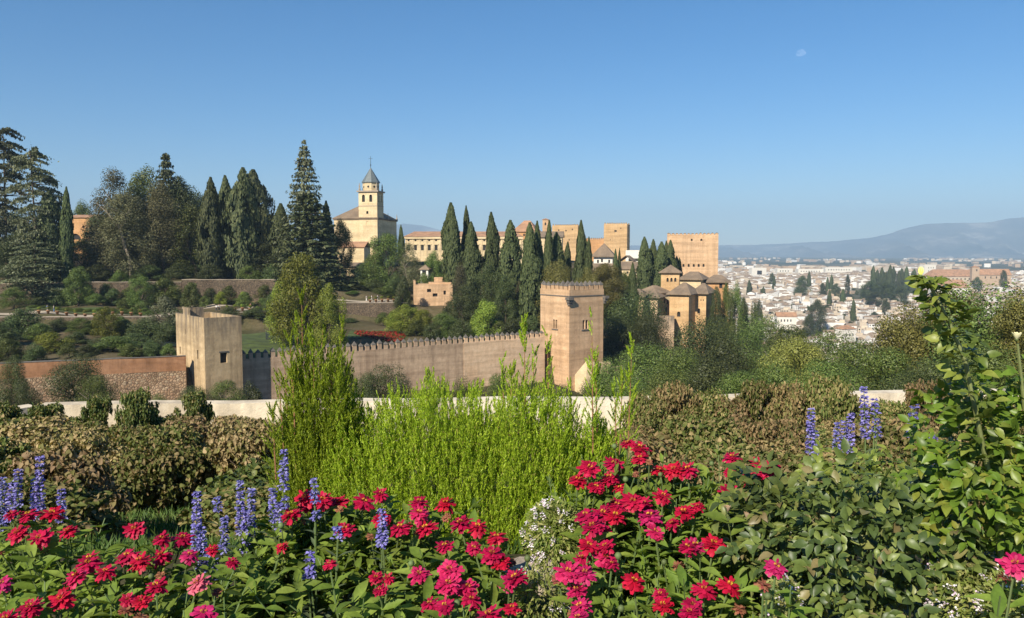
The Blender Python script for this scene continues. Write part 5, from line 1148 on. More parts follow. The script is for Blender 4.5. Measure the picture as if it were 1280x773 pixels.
# vineyard rows on the slope
def vine_crown(seed, nl=9500, ncl=72):
    r = np.random.default_rng(seed); rc_ = r.uniform(.04, .13, ncl); z = .12 + (.88 - rc_) * r.beta(1.2, 1.1, ncl); th = r.uniform(0, 6.283, ncl)
    R_ = np.maximum(np.interp(z, (0, .2, .5, .8, 1), (.26, .42, .5, .40, .2)) * r.uniform(.6, 1.4, ncl) - rc_ * .7, 0) * np.sqrt(r.uniform(.3, 1, ncl))
    c = np.stack([np.cos(th) * R_, np.sin(th) * R_, z], 1); k = r.choice(ncl, nl, p=rc_ ** 2 / (rc_ ** 2).sum())
    dd = unit(r.normal(size=(nl, 3)) + np.array([0, 0, .2])); pos = c[k] + dd * (rc_[k] * r.uniform(.5, 1.45, nl))[:, None]; pos[:, 2] = np.maximum(pos[:, 2], .01) * .62
    L = .042 * r.uniform(.55, 1.35, nl)
    return leaf_strips(pos, dd * .4 + r.normal(0, .7, (nl, 3)) + np.array([0, 0, -.35]), dd + np.array([0, -.15, .5]) + r.normal(0, .5, (nl, 3)), L, L * r.uniform(.6, .95, nl), [.35, .95, 1, .6, .05], .35, r.uniform(-.1, .8, nl), r), .62
def vine_scaled(s):
    (V, Q), k = vine_crown(s); V[:, 2] /= k; return V, Q
for key in ('vine_brown', 'vine_green', 'vine_mixed', 'vine_red'):
    reg(key, key, [vine_scaled(s) for s in (len(key) * 3 + ord(key[5]) % 17 + 101, 120 + len(key))], [trunk_mb(rg, .45, .028, 6, .06, .3, 3) for _ in range(2)], 'wood')
_U = ['first', 'second', 'third', 'fourth', 'fifth', 'sixth', 'seventh', 'eighth', 'ninth', 'tenth', 'eleventh', 'twelfth', 'thirteenth', 'fourteenth', 'fifteenth', 'sixteenth', 'seventeenth', 'eighteenth', 'nineteenth']
ORD = _U + ['twentieth'] + ['twenty-' + q for q in _U[:9]] + ['thirtieth'] + ['thirty-' + q for q in _U[:9]]
rv = random.Random(21)
KW = {'vine_brown': 'dry brown', 'vine_green': 'green', 'vine_mixed': 'half brown', 'vine_red': 'reddish brown'}
vcnt = {}
KW['vine_red'] = 'tan'; KW['vine_mixed'] = 'half-brown'; KW['vine_brown'] = 'dry'
def vine(kind, px, Y, h, w, row):
    n = vcnt[row] = vcnt.get(row, -1) + 1
    i = _cnt[kind] = _cnt.get(kind, -1) + 1
    cr, tr = SPEC[kind][i % 2]; x = XP(px, Y); z = H(x, Y) - .02
    e = empty('vine', (x, Y, z), rv.uniform(0, 6.28), (w, w * rv.uniform(.85, 1.1), h))
    addobj('crown', cr, e); addobj('trunk', tr, e)
    tag(e, f"{KW[kind]} vine, {ORD[n]} from the left in the row {row}", 'vine', 'vines on the slope below the flower bed')
for px, k, h in sorted(((-12, 'vine_green', 1.05), (42, 'vine_green', .95), (75, 'vine_green', .7), (112, 'vine_green', 1.1), (165, 'vine_green', 1.35), (200, 'vine_mixed', .75), (238, 'vine_green', 1.25), (285, 'vine_brown', .75), (318, 'vine_brown', .7), (585, 'vine_mixed', .8), (560, 'vine_mixed', .7), (640, 'vine_mixed', .7), (812, 'vine_mixed', 1.15), (850, 'vine_red', 1.35), (888, 'vine_mixed', 1.2), (915, 'vine_red', 1.05), (948, 'vine_mixed', 1.4), (985, 'vine_red', 1.35), (1038, 'vine_mixed', 1.5), (1075, 'vine_mixed', .95), (1058, 'vine_red', .9), (1098, 'vine_mixed', .8), (832, 'vine_red', .8), (868, 'vine_mixed', .95), (1125, 'vine_mixed', 1.0), (1168, 'vine_red', 1.4), (1205, 'vine_mixed', 1.2), (1250, 'vine_mixed', 1.1), (1290, 'vine_mixed', 1.0))):
    vine(k, px, 20.2 + rv.uniform(-.3, .3), h * (1.2 if px < 340 else 1.28), rv.uniform(.9, 1.3) * (1.15 if px > 780 else 1), 'along the white parapet')
for Y0, row, step, a, b, kinds, hm in ((17.2, 'one back from the parapet', 60, -20, 1320, ('vine_brown', 'vine_mixed', 'vine_brown'), .74), (14.2, 'in the middle of the slope', 74, -30, 1320, ('vine_mixed', 'vine_brown', 'vine_brown'), .95), (11.6, 'below the middle of the slope', 90, -40, 1330, ('vine_brown', 'vine_mixed'), .95), (9.4, 'behind the nearest row', 112, -30, 1330, ('vine_mixed', 'vine_brown'), .9), (7.4, 'nearest to the red flowers', 135, -60, 1340, ('vine_green', 'vine_brown', 'vine_mixed'), .75), (5.9, 'just behind the red flowers', 165, 20, 340, ('vine_mixed',), .5)):
    px = a; j = 0
    while px < b:
        ok = not (400 < px < 760) and not (Y0 == 17.2 and 130 < px < 190) and not (Y0 == 11.6 and 265 < px < 320)
        if ok:
            k = kinds[j % len(kinds)]
            if px > 780: k = {'vine_brown': 'vine_red', 'vine_green': 'vine_mixed'}.get(k, k)
            if px < 120 and Y0 > 15: k = 'vine_mixed'
            if rv.random() > .1: vine(k, px, Y0 + rv.uniform(-.5, .5), rv.uniform(.7, 1.2) * hm, rv.uniform(1.1, 1.75) * (.8 if Y0 < 8 else 1), row)
        px += step * rv.uniform(.8, 1.15); j += 1
# grass between the rows
n = 80000; gy = 4.6 * (21 / 4.6) ** rf.random(n); gu = rf.uniform(-60, 1340, n); gx = (gu - 640) * gy / 1000
keep = (np.sin(gx * 1.1 + gy * .5) + np.sin(gx * .43 - gy * 1.3 + 2) + rf.normal(0, .7, n)) > .1; gx, gy = gx[keep], gy[keep]; n = len(gx)
hgt = rf.uniform(.06, .17, n); pos = np.stack([gx, gy, height(gx, gy) + hgt * .45], 1)
V, Q = leaf_quads(pos, np.array([0, -1., .2]) + rf.normal(0, .6, (n, 3)), hgt, .006 + .0009 * gy, np.array([0, 0, 1.]) + rf.normal(0, .28, (n, 3)), rf)
tag(addobj('grass', np_mesh('grass', V, Q, LV['grass'])), 'green grass between the vines', None, None, 'stuff')

# feathery evergreen shrubs
def sprigs(base, d, L, K, rad, nl=.026, rng=rf):
    """upright plumes: K needle sprays on each of the N stems"""
    N = len(base); d = unit(d); t = rng.uniform(.04, 1, (N, K)); az = rng.uniform(0, 6.283, (N, K))
    s1 = unit(np.cross(d, np.array([.3, 1., .1]))); s2 = np.cross(d, s1)
    radial = s1[:, None] * np.cos(az)[..., None] + s2[:, None] * np.sin(az)[..., None]
    taper = (1 - t) ** .7
    pos = base[:, None] + d[:, None] * (L[:, None] * t)[..., None] + radial * (rad[:, None] * taper * rng.random((N, K)) ** .6)[..., None]
    nd = d[:, None] * 1.0 + radial * .42 + rng.normal(0, .18, (N, K, 3))
    nr = radial + rng.normal(0, .5, (N, K, 3)); pos = pos.reshape(-1, 3)
    l = nl * rng.uniform(.6, 1.4, len(pos))
    return leaf_quads(pos, nr.reshape(-1, 3), l, l * .23, nd.reshape(-1, 3), rng)
def stems_mb(b, tops, r):
    mb = MB()
    for p, q in zip(b, tops): mb.tube([p, Vector(p).lerp(Vector(q), .5), q], [r, r * .8, r * .25], 4, cap=False)
    return mb
def feather_bush(name, label, c, rad, zbot, M_, Lr, mat, leaders, flat=.35, rim=.2):
    e = empty(name, (c[0], c[1], zbot)); tag(e, label, 'shrub')
    # stems rise through an uneven dome whose face is full of upright plumes
    a = np.where(rf.random(M_) < .62, rf.uniform(math.pi, 2 * math.pi, M_), rf.uniform(0, 2 * math.pi, M_)); q = np.sqrt(rf.random(M_)) ; q = np.where(rf.random(M_) < .7, .72 + .3 * rf.random(M_), q)
    x = c[0] + np.cos(a) * rad[0] * q; y = c[1] + np.sin(a) * rad[1] * q
    nx = (x - c[0]) / rad[0]; ny = (y - c[1]) / rad[1]; rr = np.clip(np.sqrt(nx ** 2 + ny ** 2), 0, 1)
    ztop = zbot + rad[2] * np.clip(1 - rr ** 4, 0, 1) ** .5 + .06 * np.sin(x * 9) + .05 * np.sin(x * 23 + 1)
    z = zbot + (ztop - zbot) * np.where(rr > .65, rf.random(M_), rf.uniform(.6, 1, M_))
    L = rf.uniform(*Lr, M_)
    d = np.stack([nx * .18, ny * .22, np.ones(M_)], 1) + rf.normal(0, .17, (M_, 3))
    base = np.stack([x, y, z - L * .55], 1) - np.array(e.location)
    V, Q = sprigs(base, d, L, 60, rf.uniform(.010, .026, M_), .020)
    addobj('foliage', np_mesh('foliage', V, Q, LV[mat]), e)
    for px, yt, Y, y0, sd, K in leaders:
        top = np.array(P(px, yt, Y)); b = np.array(P(px + sd, y0, Y)); v = top - b; Lg = np.linalg.norm(v); v /= Lg
        ns = max(7, int(Lg / .028)); tt = rf.random(ns) ** .9; sp = .013 + .042 * (1 - tt) * K
        az = rf.uniform(0, 6.28, ns); off = np.stack([np.cos(az), np.sin(az), 0 * az], 1)
        bb = b + v * (tt * Lg)[:, None] + off * (sp * .25)[:, None]; dd = v + off * (.25 + .5 * (1 - tt) * min(K, 1.4))[:, None] + rf.normal(0, .08, (ns, 3))
        bb = np.concatenate([bb, (b + v * Lg * .25)[None]]); dd = np.concatenate([dd, v[None]]); Ls = np.concatenate([sp * 1.9 + .05, [Lg * .75]])
        V, Q = sprigs(bb - np.array(e.location), dd, Ls, 62, np.concatenate([np.full(ns, .012), [.013]]), .019)
        pl_ = addobj('plume', np_mesh('plume', V, Q, LV[mat]), e)
        stems_mb([tuple(b - np.array(e.location))], [tuple(top - np.array(e.location) - v * .05)], .006).build('stem', M['twig'], pl_)
M['twig'] = plain('reddish_twig', (.24, .11, .05), .8, .2, 20, 0)
feather_bush('feathery_shrub', 'broad bright green feathery shrub behind the red flowers', (-.33, 5.25, 0), (1.2, .62, 1.13), -2.02, 12500, (.10, .21), 'needle',
    [(640, 462, 5.1, 560, -4, .9), (655, 402, 5.1, 570, 2, .8), (668, 440, 5.3, 560, -6, .8), (684, 414, 5.2, 560, 3, .7), (628, 452, 5.3, 560, 3, .6), (740, 396, 5.0, 570, 1, .7), (744, 448, 5.1, 560, 3, .9), (790, 428, 5.1, 580, -6, .7), (778, 470, 5.1, 580, -4, .8), (713, 482, 5.2, 560, 2, .8), (768, 484, 5.2, 570, 3, .7), (590, 490, 5.2, 560, 3, .6), (520, 497, 5.2, 570, 2, .6)])
feather_bush('feathery_shrub', 'taller darker feathery shrub with long leader left of the broad bright one', (-1.24, 5.15, 0), (.30, .27, 1.34), -2.02, 2900, (.11, .22), 'needle_dark',
    [(377, 366, 5.1, 600, 3, 1.3), (362, 418, 5.0, 580, 8, 1.4), (404, 402, 5.2, 590, -10, 1.3), (428, 400, 5.3, 590, -16, .8), (392, 424, 5.0, 580, 1, 1.5), (348, 466, 5.0, 580, 8, 1.3), (434, 462, 5.2, 580, -8, 1.4), (371, 398, 5.2, 590, 4, 1.4), (386, 412, 5.2, 590, -2, 1.5), (415, 446, 5.1, 580, -2, 1.6), (355, 446, 5.1, 580, 8, 1.4), (340, 506, 4.9, 600, 5, 1.2), (422, 476, 5.0, 590, -4, 1.5), (366, 460, 4.95, 590, 4, 1.6)])

# zinnias -----------------------------------------------------------
def zinnia_head(seed, full=1.0):
    r = np.random.default_rng(seed); parts = []
    for n, L, el, z, wd in ((17, .5, -.12, .0, .185), (15, .44, .10, .03, .165), (12, .34, .35, .06, .145), (8, .24, .75, .08, .10))[:4 if full > .8 else 3]:
        a = 2 * math.pi * (np.arange(n) + r.uniform(0, 1)) / n + r.normal(0, .07, n); e = el + r.normal(0, .2, n)
        d = np.stack([np.cos(a) * np.cos(e), np.sin(a) * np.cos(e), np.sin(e)], 1)
        pos = np.stack([np.cos(a) * .05, np.sin(a) * .05, np.full(n, z)], 1)
        nn = np.stack([-np.cos(a) * np.sin(e), -np.sin(a) * np.sin(e), np.cos(e)], 1) + r.normal(0, .15, (n, 3))
        parts.append(leaf_strips(pos, d, nn, L * r.uniform(.72, 1.1, n), wd * r.uniform(.8, 1.2, n), SPT, -.12, r.uniform(-.05, .42, n), r))
    return join(parts)
def centre(seed):
    r = np.random.default_rng(seed); n = 26; a = r.uniform(0, 6.28, n); q = np.sqrt(r.random(n)) * .10
    pos = np.stack([np.cos(a) * q, np.sin(a) * q, .08 + .06 * (1 - q / .1)], 1); d = np.stack([np.cos(a) * .5, np.sin(a) * .5, np.ones(n)], 1)
    return leaf_strips(pos, d, np.stack([-np.sin(a), np.cos(a), 0 * a], 1), .07, .035, LA, .1, .0, r)
ZH = {k: [np_mesh('flower', *zinnia_head(s + 10 * j, 1 if s % 3 else .5), LV[k]) for s in range(8)] for j, k in enumerate(('crimson', 'magenta', 'pink'))}
ZC = [np_mesh('flower_centre', *centre(s), LV['yellow']) for s in (1, 2)]
LV['spentz'] = leaf('withered_petal', [(.22, .06, .04), (.34, .16, .08), (.30, .05, .06)], .2, .7, .1, None, .2)
ZSP = [np_mesh('spent_flower', *zinnia_head(s, .5), LV['spentz']) for s in (31, 32, 33)]
_b = MB(); _b.lathe([(.003, -.004), (.009, .002), (.011, .009), (.007, .016), (.002, .018)], 8); BUD = _b.mesh('bud', LV['zstem'], True)
LEFT = [(35,641),(65,639),(22,664),(49,670),(85,662),(168,659),(202,671),(229,670),(159,692),(175,699),(202,692),(237,691,'m'),(110,702),(132,712),(95,718,'m'),(112,696),(195,730),(247,727,'p'),(255,764,'m'),(38,757),(76,746),(2,727,'m'),(160,747,'s'),(177,749,'s'),(265,684,'s'),(291,700,'s'),
 (381,619),(384,630),(364,641),(404,622),(424,625),(414,624,'s'),(455,624),(476,615),(524,625),(557,627),(524,639,'m'),(431,659),(477,646),(500,657),(532,657),(576,652),(597,656),(621,669),(556,680),(592,682,'s'),(615,690),(352,681,'s'),(412,702,'s'),(524,715,'m'),(562,709,'m'),(561,727,'m'),(584,732,'m'),(470,719,'s'),(475,735,'s'),(486,720,'s'),(537,752,'s'),(556,754),(589,747),(611,766),(637,724,'m'),(626,700),(644,719),(8,772),(14,640,'s'),(640,757,'s')]
RIGHT = [(800,557),(800,570),(784,551,'s'),(767,577),(737,582),(722,597),(762,595),(745,606),(842,584),(860,584),(915,569),(912,587,'s'),(939,594),(949,577),(911,611),(775,607,'s'),(791,624),(805,626),(829,617),(771,629),(732,641),(754,639),(769,642),(752,660),(812,642,'m'),(819,662,'m'),(855,637),(872,630,'s'),(736,679),(757,680),(757,695,'m'),(727,695),(731,714,'m'),(710,712,'m'),(721,735,'m'),(725,755,'m'),(765,702,'s'),(792,724),(829,754),(866,754),(880,734),(912,729),(859,681),(869,680,'m'),(892,677),(825,740,'s'),(840,652,'s'),(970,706,'m'),(1269,702,'m'),(962,582),(823,585,'s'),(955,590,'s'),(741,655),(722,770,'m'),(862,762)]
rz = random.Random(5)
FL = []
for L_, (ya, da, yb, db) in ((LEFT, (615, 3.35, 770, 2.25)), (RIGHT, (555, 3.25, 765, 2.2))):
    for q in L_:
        Y = da + (q[1] - ya) / (yb - ya) * (db - da) + rz.uniform(-.06, .06)
        if q[0] > 1200: Y = 1.95
        if q[0] == 970: Y = 2.02
        if q[0] == 962 or q[0] == 955: Y = 2.75
        FL.append((P(q[0], q[1] + 3, Y), q[2] if len(q) > 2 else 'c', q))
# cluster flowers into plants
cent = []; PX = np.array([[f[0].x, f[0].y] for f in FL]); left_ids = list(range(len(FL)))
rr_ = np.random.default_rng(2); K = 36; C = PX[rr_.choice(len(PX), K, False)]
for _ in range(25):
    lab = np.argmin(((PX[:, None] - C[None]) ** 2).sum(2), 1)
    C = np.array([PX[lab == k].mean(0) if (lab == k).any() else C[k] for k in range(K)])
def leafy(b, t, nleaf, L, rng, lo=.25):
    """opposite leaf pairs along a stem from b to t"""
    b, t = np.array(b), np.array(t); v = t - b; k = max(2, nleaf // 2); pos, d, n = [], [], []
    u = unit(v)
    for i in range(k):
        f = lo + (.97 - lo) * (i + rng.random() * .5) / k; a = i * 1.57 + rng.normal(0, .4)
        for s in (0, math.pi):
            r = np.array([math.cos(a + s), math.sin(a + s), 0.])
            pos.append(b + v * f); d.append(r + u * rng.uniform(.25, .9)); n.append(u * 1.2 - r * .3 + rng.normal(0, .25, 3))
    return np.array(pos), np.array(d), np.array(n)
order = sorted(range(K), key=lambda k: (C[k][1], C[k][0]))
col_words = lambda fs: 'crimson' if sum(f[1] in 'cs' for f in fs) >= len(fs) / 2 else 'magenta'
used_lab = {}
for k in range(K):
    fs = [FL[i] for i in range(len(FL)) if lab[i] == k]
    if not fs: continue
    g0 = Vector((C[k][0], C[k][1] + .05, -1.65)); e = empty('zinnia_plant', g0)
    upx = sum(f[2][0] for f in fs) / len(fs); upy = sum(f[2][1] for f in fs) / len(fs)
    where = 'far left' if upx < 110 else 'left' if upx < 320 else 'in front of the feathery shrub at left' if upx < 480 else 'in front of the feathery shrub' if upx < 650 else 'left side of the right clump' if upx < 770 else 'middle of the right clump' if upx < 860 else 'right side of the right clump' if upx < 1000 else 'lower right corner'
    depth = 'back row' if upy < 640 else 'middle row' if upy < 705 else 'front row'
    key = (where, depth); used_lab[key] = used_lab.get(key, 0) + 1
    e['_key'] = f'{where}|{depth}|{used_lab[key]}'; tag(e, f"{col_words(fs)} zinnia plant with {['no', 'one', 'two', 'three', 'four', 'five', 'six', 'seven', 'eight', 'nine'][min(9, len(fs))]} blooms, {depth}, {where}", 'zinnia', 'zinnias of the flower bed')
    LP, sm = [], MB()
    for c, kind, q in fs:
        b = Vector((rz.uniform(-.06, .06), rz.uniform(-.04, .08), .02)); t = c - g0
        mid = b.lerp(t, .55) + Vector((rz.uniform(-.03, .03), rz.uniform(-.02, .02), 0))
        sm.tube([b, mid, t - Vector((0, 0, .004))], [.0045, .0038, .003], 5, cap=False)
        p_, d_, n_ = leafy(mid.lerp(b, .5), t, 10, .07, rf, .1); LP.append((p_, d_, n_))
        diam = (.075 + .012 * (c.y - 2.3)) * rz.uniform(.82, 1.15) * (.72 if kind == 's' else 1)
        mk = {'c': 'crimson', 's': 'crimson', 'm': 'magenta', 'p': 'pink'}[kind]
        tilt = R(rz.uniform(8, 30)); az = rz.uniform(math.pi * 1.05, math.pi * 1.75)    # heads lean to the sun and the path
        rot = Matrix.Rotation(tilt, 3, Vector((-math.sin(az), math.cos(az), 0))) @ Matrix.Rotation(rz.uniform(0, 6.28), 3, 'Z')
        fo = addobj('flower', rz.choice(ZH[mk]), e, t, rot.to_euler(), (diam, diam, diam * rz.uniform(.9, 1.2)))
        addobj('flower_centre', rz.choice(ZC), fo)
    for _ in range(26 if upx < 955 or upy < 640 else 3):          # leafy side shoots without a bloom
        c = rz.choice(fs)[0]; t = Vector((c.x - g0.x + rz.gauss(0, .13), c.y - g0.y + rz.gauss(.02, .12), c.z - g0.z - abs(rz.gauss(.05, .09)) - .015))
        if 636 < 640 + 1000 * (g0.x + t.x) / (g0.y + t.y) < 730 and 316 - 1000 * (g0.z + t.z) / (g0.y + t.y) > 632: continue
        b = Vector((rz.uniform(-.08, .08), rz.uniform(-.05, .1), .02)).lerp(t, .35)
        sm.tube([b, t], [.004, .002], 4, cap=False); LP.append(leafy(b, t, 16, .07, rf, .15))
    for _ in range(2):
        c = rz.choice(fs)[0]; t = Vector((c.x - g0.x + rz.gauss(0, .08), c.y - g0.y + rz.gauss(0, .06), c.z - g0.z + rz.uniform(-.09, .0))); b = Vector((rz.uniform(-.06, .06), 0, .02))
        sm.tube([b, t], [.004, .0025], 5, cap=False)
        if rz.random() < .5: addobj('bud', BUD, e, t, (rz.uniform(-.4, .4), rz.uniform(-.4, .4), 0), [rz.uniform(.8, 1.2)] * 3)
        else: addobj('spent_flower', rz.choice(ZSP), e, t, (rz.uniform(-.4, .4), rz.uniform(-.4, .4), rz.uniform(0, 6)), [rz.uniform(.03, .045)] * 3)
    pos, d, n = (np.concatenate([q[i] for q in LP]) for i in range(3)); N = len(pos); L = rf.uniform(.05, .105, N)
    V, Q = leaf_strips(pos, d, n, L, L * rf.uniform(.30, .42, N), LA, .22, rf.uniform(.0, .45, N))
    addobj('foliage', np_mesh('foliage', V, Q, LV['zleaf']), e); sm.build('stems', LV['zstem'], e)

# salvias -----------------------------------------------------------
SAL = [('at the far left edge', 3.3, [(3, 598, 664), (23, 588, 634), (15, 605, 650)]), ('second from the left edge', 3.35, [(50, 572, 636), (76, 613, 652), (44, 600, 650)]), ('between the left crimson zinnias', 2.95, [(246, 616, 690), (262, 690, 725), (252, 660, 708), (268, 700, 724)]),
       ('left of the feathery shrub', 3.2, [(271, 622, 640), (281, 648, 690), (300, 602, 668), (314, 612, 690), (308, 640, 690)]), ('tallest before the feathery shrub', 3.15, [(355, 563, 612), (341, 612, 652), (348, 630, 666), (357, 622, 634)]), ('single tall spike before the feathery shrub', 3.05, [(392, 599, 628), (396, 640, 650)]),
       ('short spikes among the crimson zinnias', 2.75, [(422, 660, 676), (388, 692, 720), (386, 712, 722)]), ('before the middle of the feathery shrub', 2.9, [(477, 638, 680), (478, 668, 682)]),
       ('leftmost of the right group', 3.5, [(1014, 512, 566), (1018, 540, 574)]), ('middle of the right group', 3.5, [(1047, 530, 560), (1056, 528, 566), (1064, 518, 566)]), ('tallest of the right group', 3.45, [(1080, 484, 548), (1093, 500, 518), (1095, 524, 545)]), ('right of the tallest right spike', 3.4, [(1143, 505, 522), (1140, 526, 548)]), ('rightmost by the rose leaves', 3.3, [(1167, 545, 592), (1172, 572, 598)])]
for wh, Y, sp in SAL:
    xc = sum(q[0] for q in sp) / len(sp); g0 = P(xc, 600, Y); g0.z = -1.65 if Y < 4.4 else H(g0.x, Y)
    e = empty('salvia_plant', g0); tag(e, f'violet blue salvia with upright flower spikes, {wh}', 'salvia', 'blue salvias of the flower bed')
    sm = MB(); lp = []
    for px, ya, yb in sp:
        t = P(px, ya, Y) - g0; b2 = P(px + rz.uniform(-2, 2), yb, Y) - g0; b = Vector((rz.uniform(-.03, .03), 0, .02))
        sm.tube([b, b2, t - Vector((0, 0, .01))], [.004, .003, .0015], 5, cap=False)
        Ls = (t - b2).length; nw = max(4, int(Ls / .0125)); pos, d, n = [], [], []
        for i in range(nw):
            f = (i + rz.uniform(-.25, .25)) / max(1, nw - 1); f = min(max(f, 0), 1); c = np.array(b2.lerp(t, f)); rad = .017 * (1 - f * .72) * rz.uniform(.75, 1.15)
            for j in range(17):
                a = rz.uniform(0, 6.28); r = np.array([math.cos(a), math.sin(a), rz.uniform(-.1, .5)]); pos.append(c + r * rad * rz.uniform(.2, .75)); d.append(r); n.append(np.array([0, 0, 1.]) + rf.normal(0, .5, 3))
        pos, d, n = map(np.array, (pos, d, n)); N = len(pos)
        V, Q = leaf_strips(pos, d, n, rf.uniform(.010, .018, N), rf.uniform(.007, .011, N), SPT, .2, .3)
        addobj('flower_spike', np_mesh('flower_spike', V, Q, LV['salvia']), e)
        lp.append(leafy(b, b2, 14, .05, rf, .3))
    pos, d, n = (np.concatenate([q[i] for q in lp]) for i in range(3)); L = rf.uniform(.04, .075, len(pos))
    V, Q = leaf_strips(pos, d, n, L, L * .25, LA, .2, .2); addobj('foliage', np_mesh('foliage', V, Q, LV['sleaf']), e); sm.build('stems', LV['zstem'], e)

# roses -------------------------------------------------------------
def compound(pos, d, n, L):
    """rose leaves: five leaflets on a stalk; L = leaflet length"""
    N = len(pos); d = unit(d); n = unit(n - d * (n * d).sum(1, keepdims=True)); s = np.cross(d, n); L = L[:, None]
    P_, D_, N_, LL = [], [], [], []
    for u, sg, k in ((2.0, 0, 1.08), (1.45, 1, .95), (1.45, -1, .95), (.75, 1, .75), (.75, -1, .75)):
        P_.append(pos + d * L * u * .62); D_.append(d * (1 if sg == 0 else .55) + s * sg + rf.normal(0, .12, (N, 3))); N_.append(n + s * sg * .15 + rf.normal(0, .22, (N, 3))); LL.append(L[:, 0] * k)
    LL = np.concatenate(LL)
    return leaf_strips(np.concatenate(P_), np.concatenate(D_), np.concatenate(N_), LL, LL * .60, OV, .20, rf.uniform(.0, .6, len(LL)))
def rose_bush(label, c, rad, n, mat, L, canes, zbot=-1.65, seed=1):
    r = np.random.default_rng(seed); c = np.array(c); e = empty('rose_bush', (c[0], c[1], zbot)); tag(e, label, 'rose bush'); o = np.array(e.location)
    u = unit(r.normal(size=(n, 3)) + np.array([-.1, -.5, .35])); q = np.where(r.random(n) < .72, r.uniform(.8, 1.06, n), r.uniform(.35, .8, n))
    lump = 1 + .13 * np.sin(u[:, 0] * 7 + seed) + .1 * np.sin(u[:, 2] * 9 + u[:, 1] * 5)
    pos = c + u * np.array(rad) * (q * lump)[:, None]
    d = u * np.array([1, 1, .5]) + r.normal(0, .6, (n, 3)) + np.array([0, 0, -.05]); nn = u * .6 + np.array([-.25, -.4, .8]) + r.normal(0, .4, (n, 3))
    V, Q = compound(pos - o, d, nn, r.uniform(.75, 1.25, n) * L)
    addobj('foliage', np_mesh('foliage', V, Q, LV[mat]), e)
    for cn in canes:
        pts = [Vector(p) - e.location for p in cn]; mb = MB(); mb.tube(pts, [.0085 - .005 * i / (len(pts) - 1) for i in range(len(pts))], 6); mb.build('cane', M['cane'], e)
    mb = MB()
    for _ in range(9):
        t = c + unit(r.normal(size=3)) * np.array(rad) * .7 - o; mb.tube([Vector((r.normal(0, .04), r.normal(0, .04), 0)), Vector(t * np.array([.5, .5, .55])), Vector(t)], [.007, .006, .003], 5)
    mb.build('stems', M['cane'], e)
    return e
M['cane'] = plain('rose_cane', (.16, .18, .06), .5, .2, 30, .1)
ra = rose_bush('large dark leaved rose bush with some bronze leaves at lower right', P(1070, 712, 2.5), (.30, .30, .285), 520, 'rose_dark', .040, [], seed=3)
rose_bush('mid green rose bush between the right zinnias and salvias', P(1085, 622, 3.0), (.32, .25, .16), 260, 'rose', .032, [], seed=4)
rose_bush('small rose bush with grey-green leaves right beside the zinnia clump', P(965, 655, 2.7), (.15, .16, .16), 110, 'rose_dark', .042, [], seed=9)
shoot = [P(1252, 700, 2.3), P(1243, 620, 2.28), P(1226, 545, 2.26), P(1206, 450, 2.26), P(1186, 402, 2.27), P(1165, 362, 2.28), P(1154, 345, 2.28)]
rb = rose_bush('bright leaved rose bush with a tall shoot and yellow bud at the right edge', P(1242, 600, 2.42), (.20, .22, .30), 430, 'rose_bright', .037, [shoot, [P(1290, 640, 2.3), P(1283, 530, 2.3), P(1272, 430, 2.3)]], seed=6)
def along(pts, ts):
    out = []
    for t in ts:
        f = t * (len(pts) - 1); i = min(int(f), len(pts) - 2); out.append(pts[i].lerp(pts[i + 1], f - i))
    return np.array(out)
ts = np.linspace(.18, .97, 64); p_ = along(shoot, ts) - np.array(rb.location); a = np.arange(64) * 2.4
d_ = np.stack([np.cos(a), np.sin(a), rf.uniform(-.1, .5, 64)], 1); n_ = np.array([-.2, -.35, .8]) + rf.normal(0, .35, (64, 3))
V, Q = compound(p_, d_, n_, np.interp(ts, [0, .7, 1], [.045, .040, .026])); addobj('foliage', np_mesh('shoot_foliage', V, Q, LV['rose']), rb)
ts = np.linspace(.2, .85, 14); p2 = [P(1290, 640, 2.3), P(1283, 530, 2.3), P(1272, 430, 2.3)]; p_ = along(p2, ts) - np.array(rb.location); a = np.arange(14) * 2.4
V, Q = compound(p_, np.stack([np.cos(a), np.sin(a), .3 + 0 * a], 1), np.array([-.2, -.3, .8]) + rf.normal(0, .3, (14, 3)), np.full(14, .036)); addobj('foliage', np_mesh('shoot_foliage', V, Q, LV['rose_bright']), rb)
LV['budyellow'] = leaf('yellow_rose_petal', [(.74, .66, .16), (.80, .76, .32)], .25, .5, .2); LV['palepetal'] = leaf('pale_rose_petal', [(.78, .66, .34), (.80, .72, .50)], .25, .6, .2); LV['spent'] = leaf('spent_rose', [(.45, .30, .16), (.62, .48, .30)], .2, .7, .1)
def rosebloom(parent, p, r, mat, opened, name='flower', squash=1.0):
    parts = []; o = np.array(p) - np.array(parent.location)
    for k, (n, el, q) in enumerate(((5, opened, 1.0), (5, opened + .3, .85), (4, opened + .55, .65))):
        a = 2 * math.pi * np.arange(n) / n + k * .6; e_ = np.clip(el, 0, 1.5)
        d = np.stack([np.cos(a) * math.cos(e_), np.sin(a) * math.cos(e_), np.full(n, math.sin(e_))], 1); nn = np.stack([-np.cos(a) * math.sin(e_), -np.sin(a) * math.sin(e_), np.full(n, math.cos(e_))], 1)
        base = o + np.stack([np.cos(a), np.sin(a), 0 * a], 1) * r * .32 * q
        parts.append(leaf_strips(base, d, nn, r * 1.9 * q * squash, r * 1.5 * q, [.5, .85, 1, .85, .4], .35, -.22))
    fo = addobj(name, np_mesh(name, *join(parts), LV[mat]), parent)
    mb = MB(); mb.lathe([(r * .12, -r * .7), (r * .4, -r * .25), (r * .38, r * .1)], 8, tuple(o)); mb.build('calyx', LV['zstem'], fo, smooth=True)
rosebloom(rb, P(1151, 344, 2.28), .0105, 'budyellow', 1.35, 'flower_bud', 1.15)
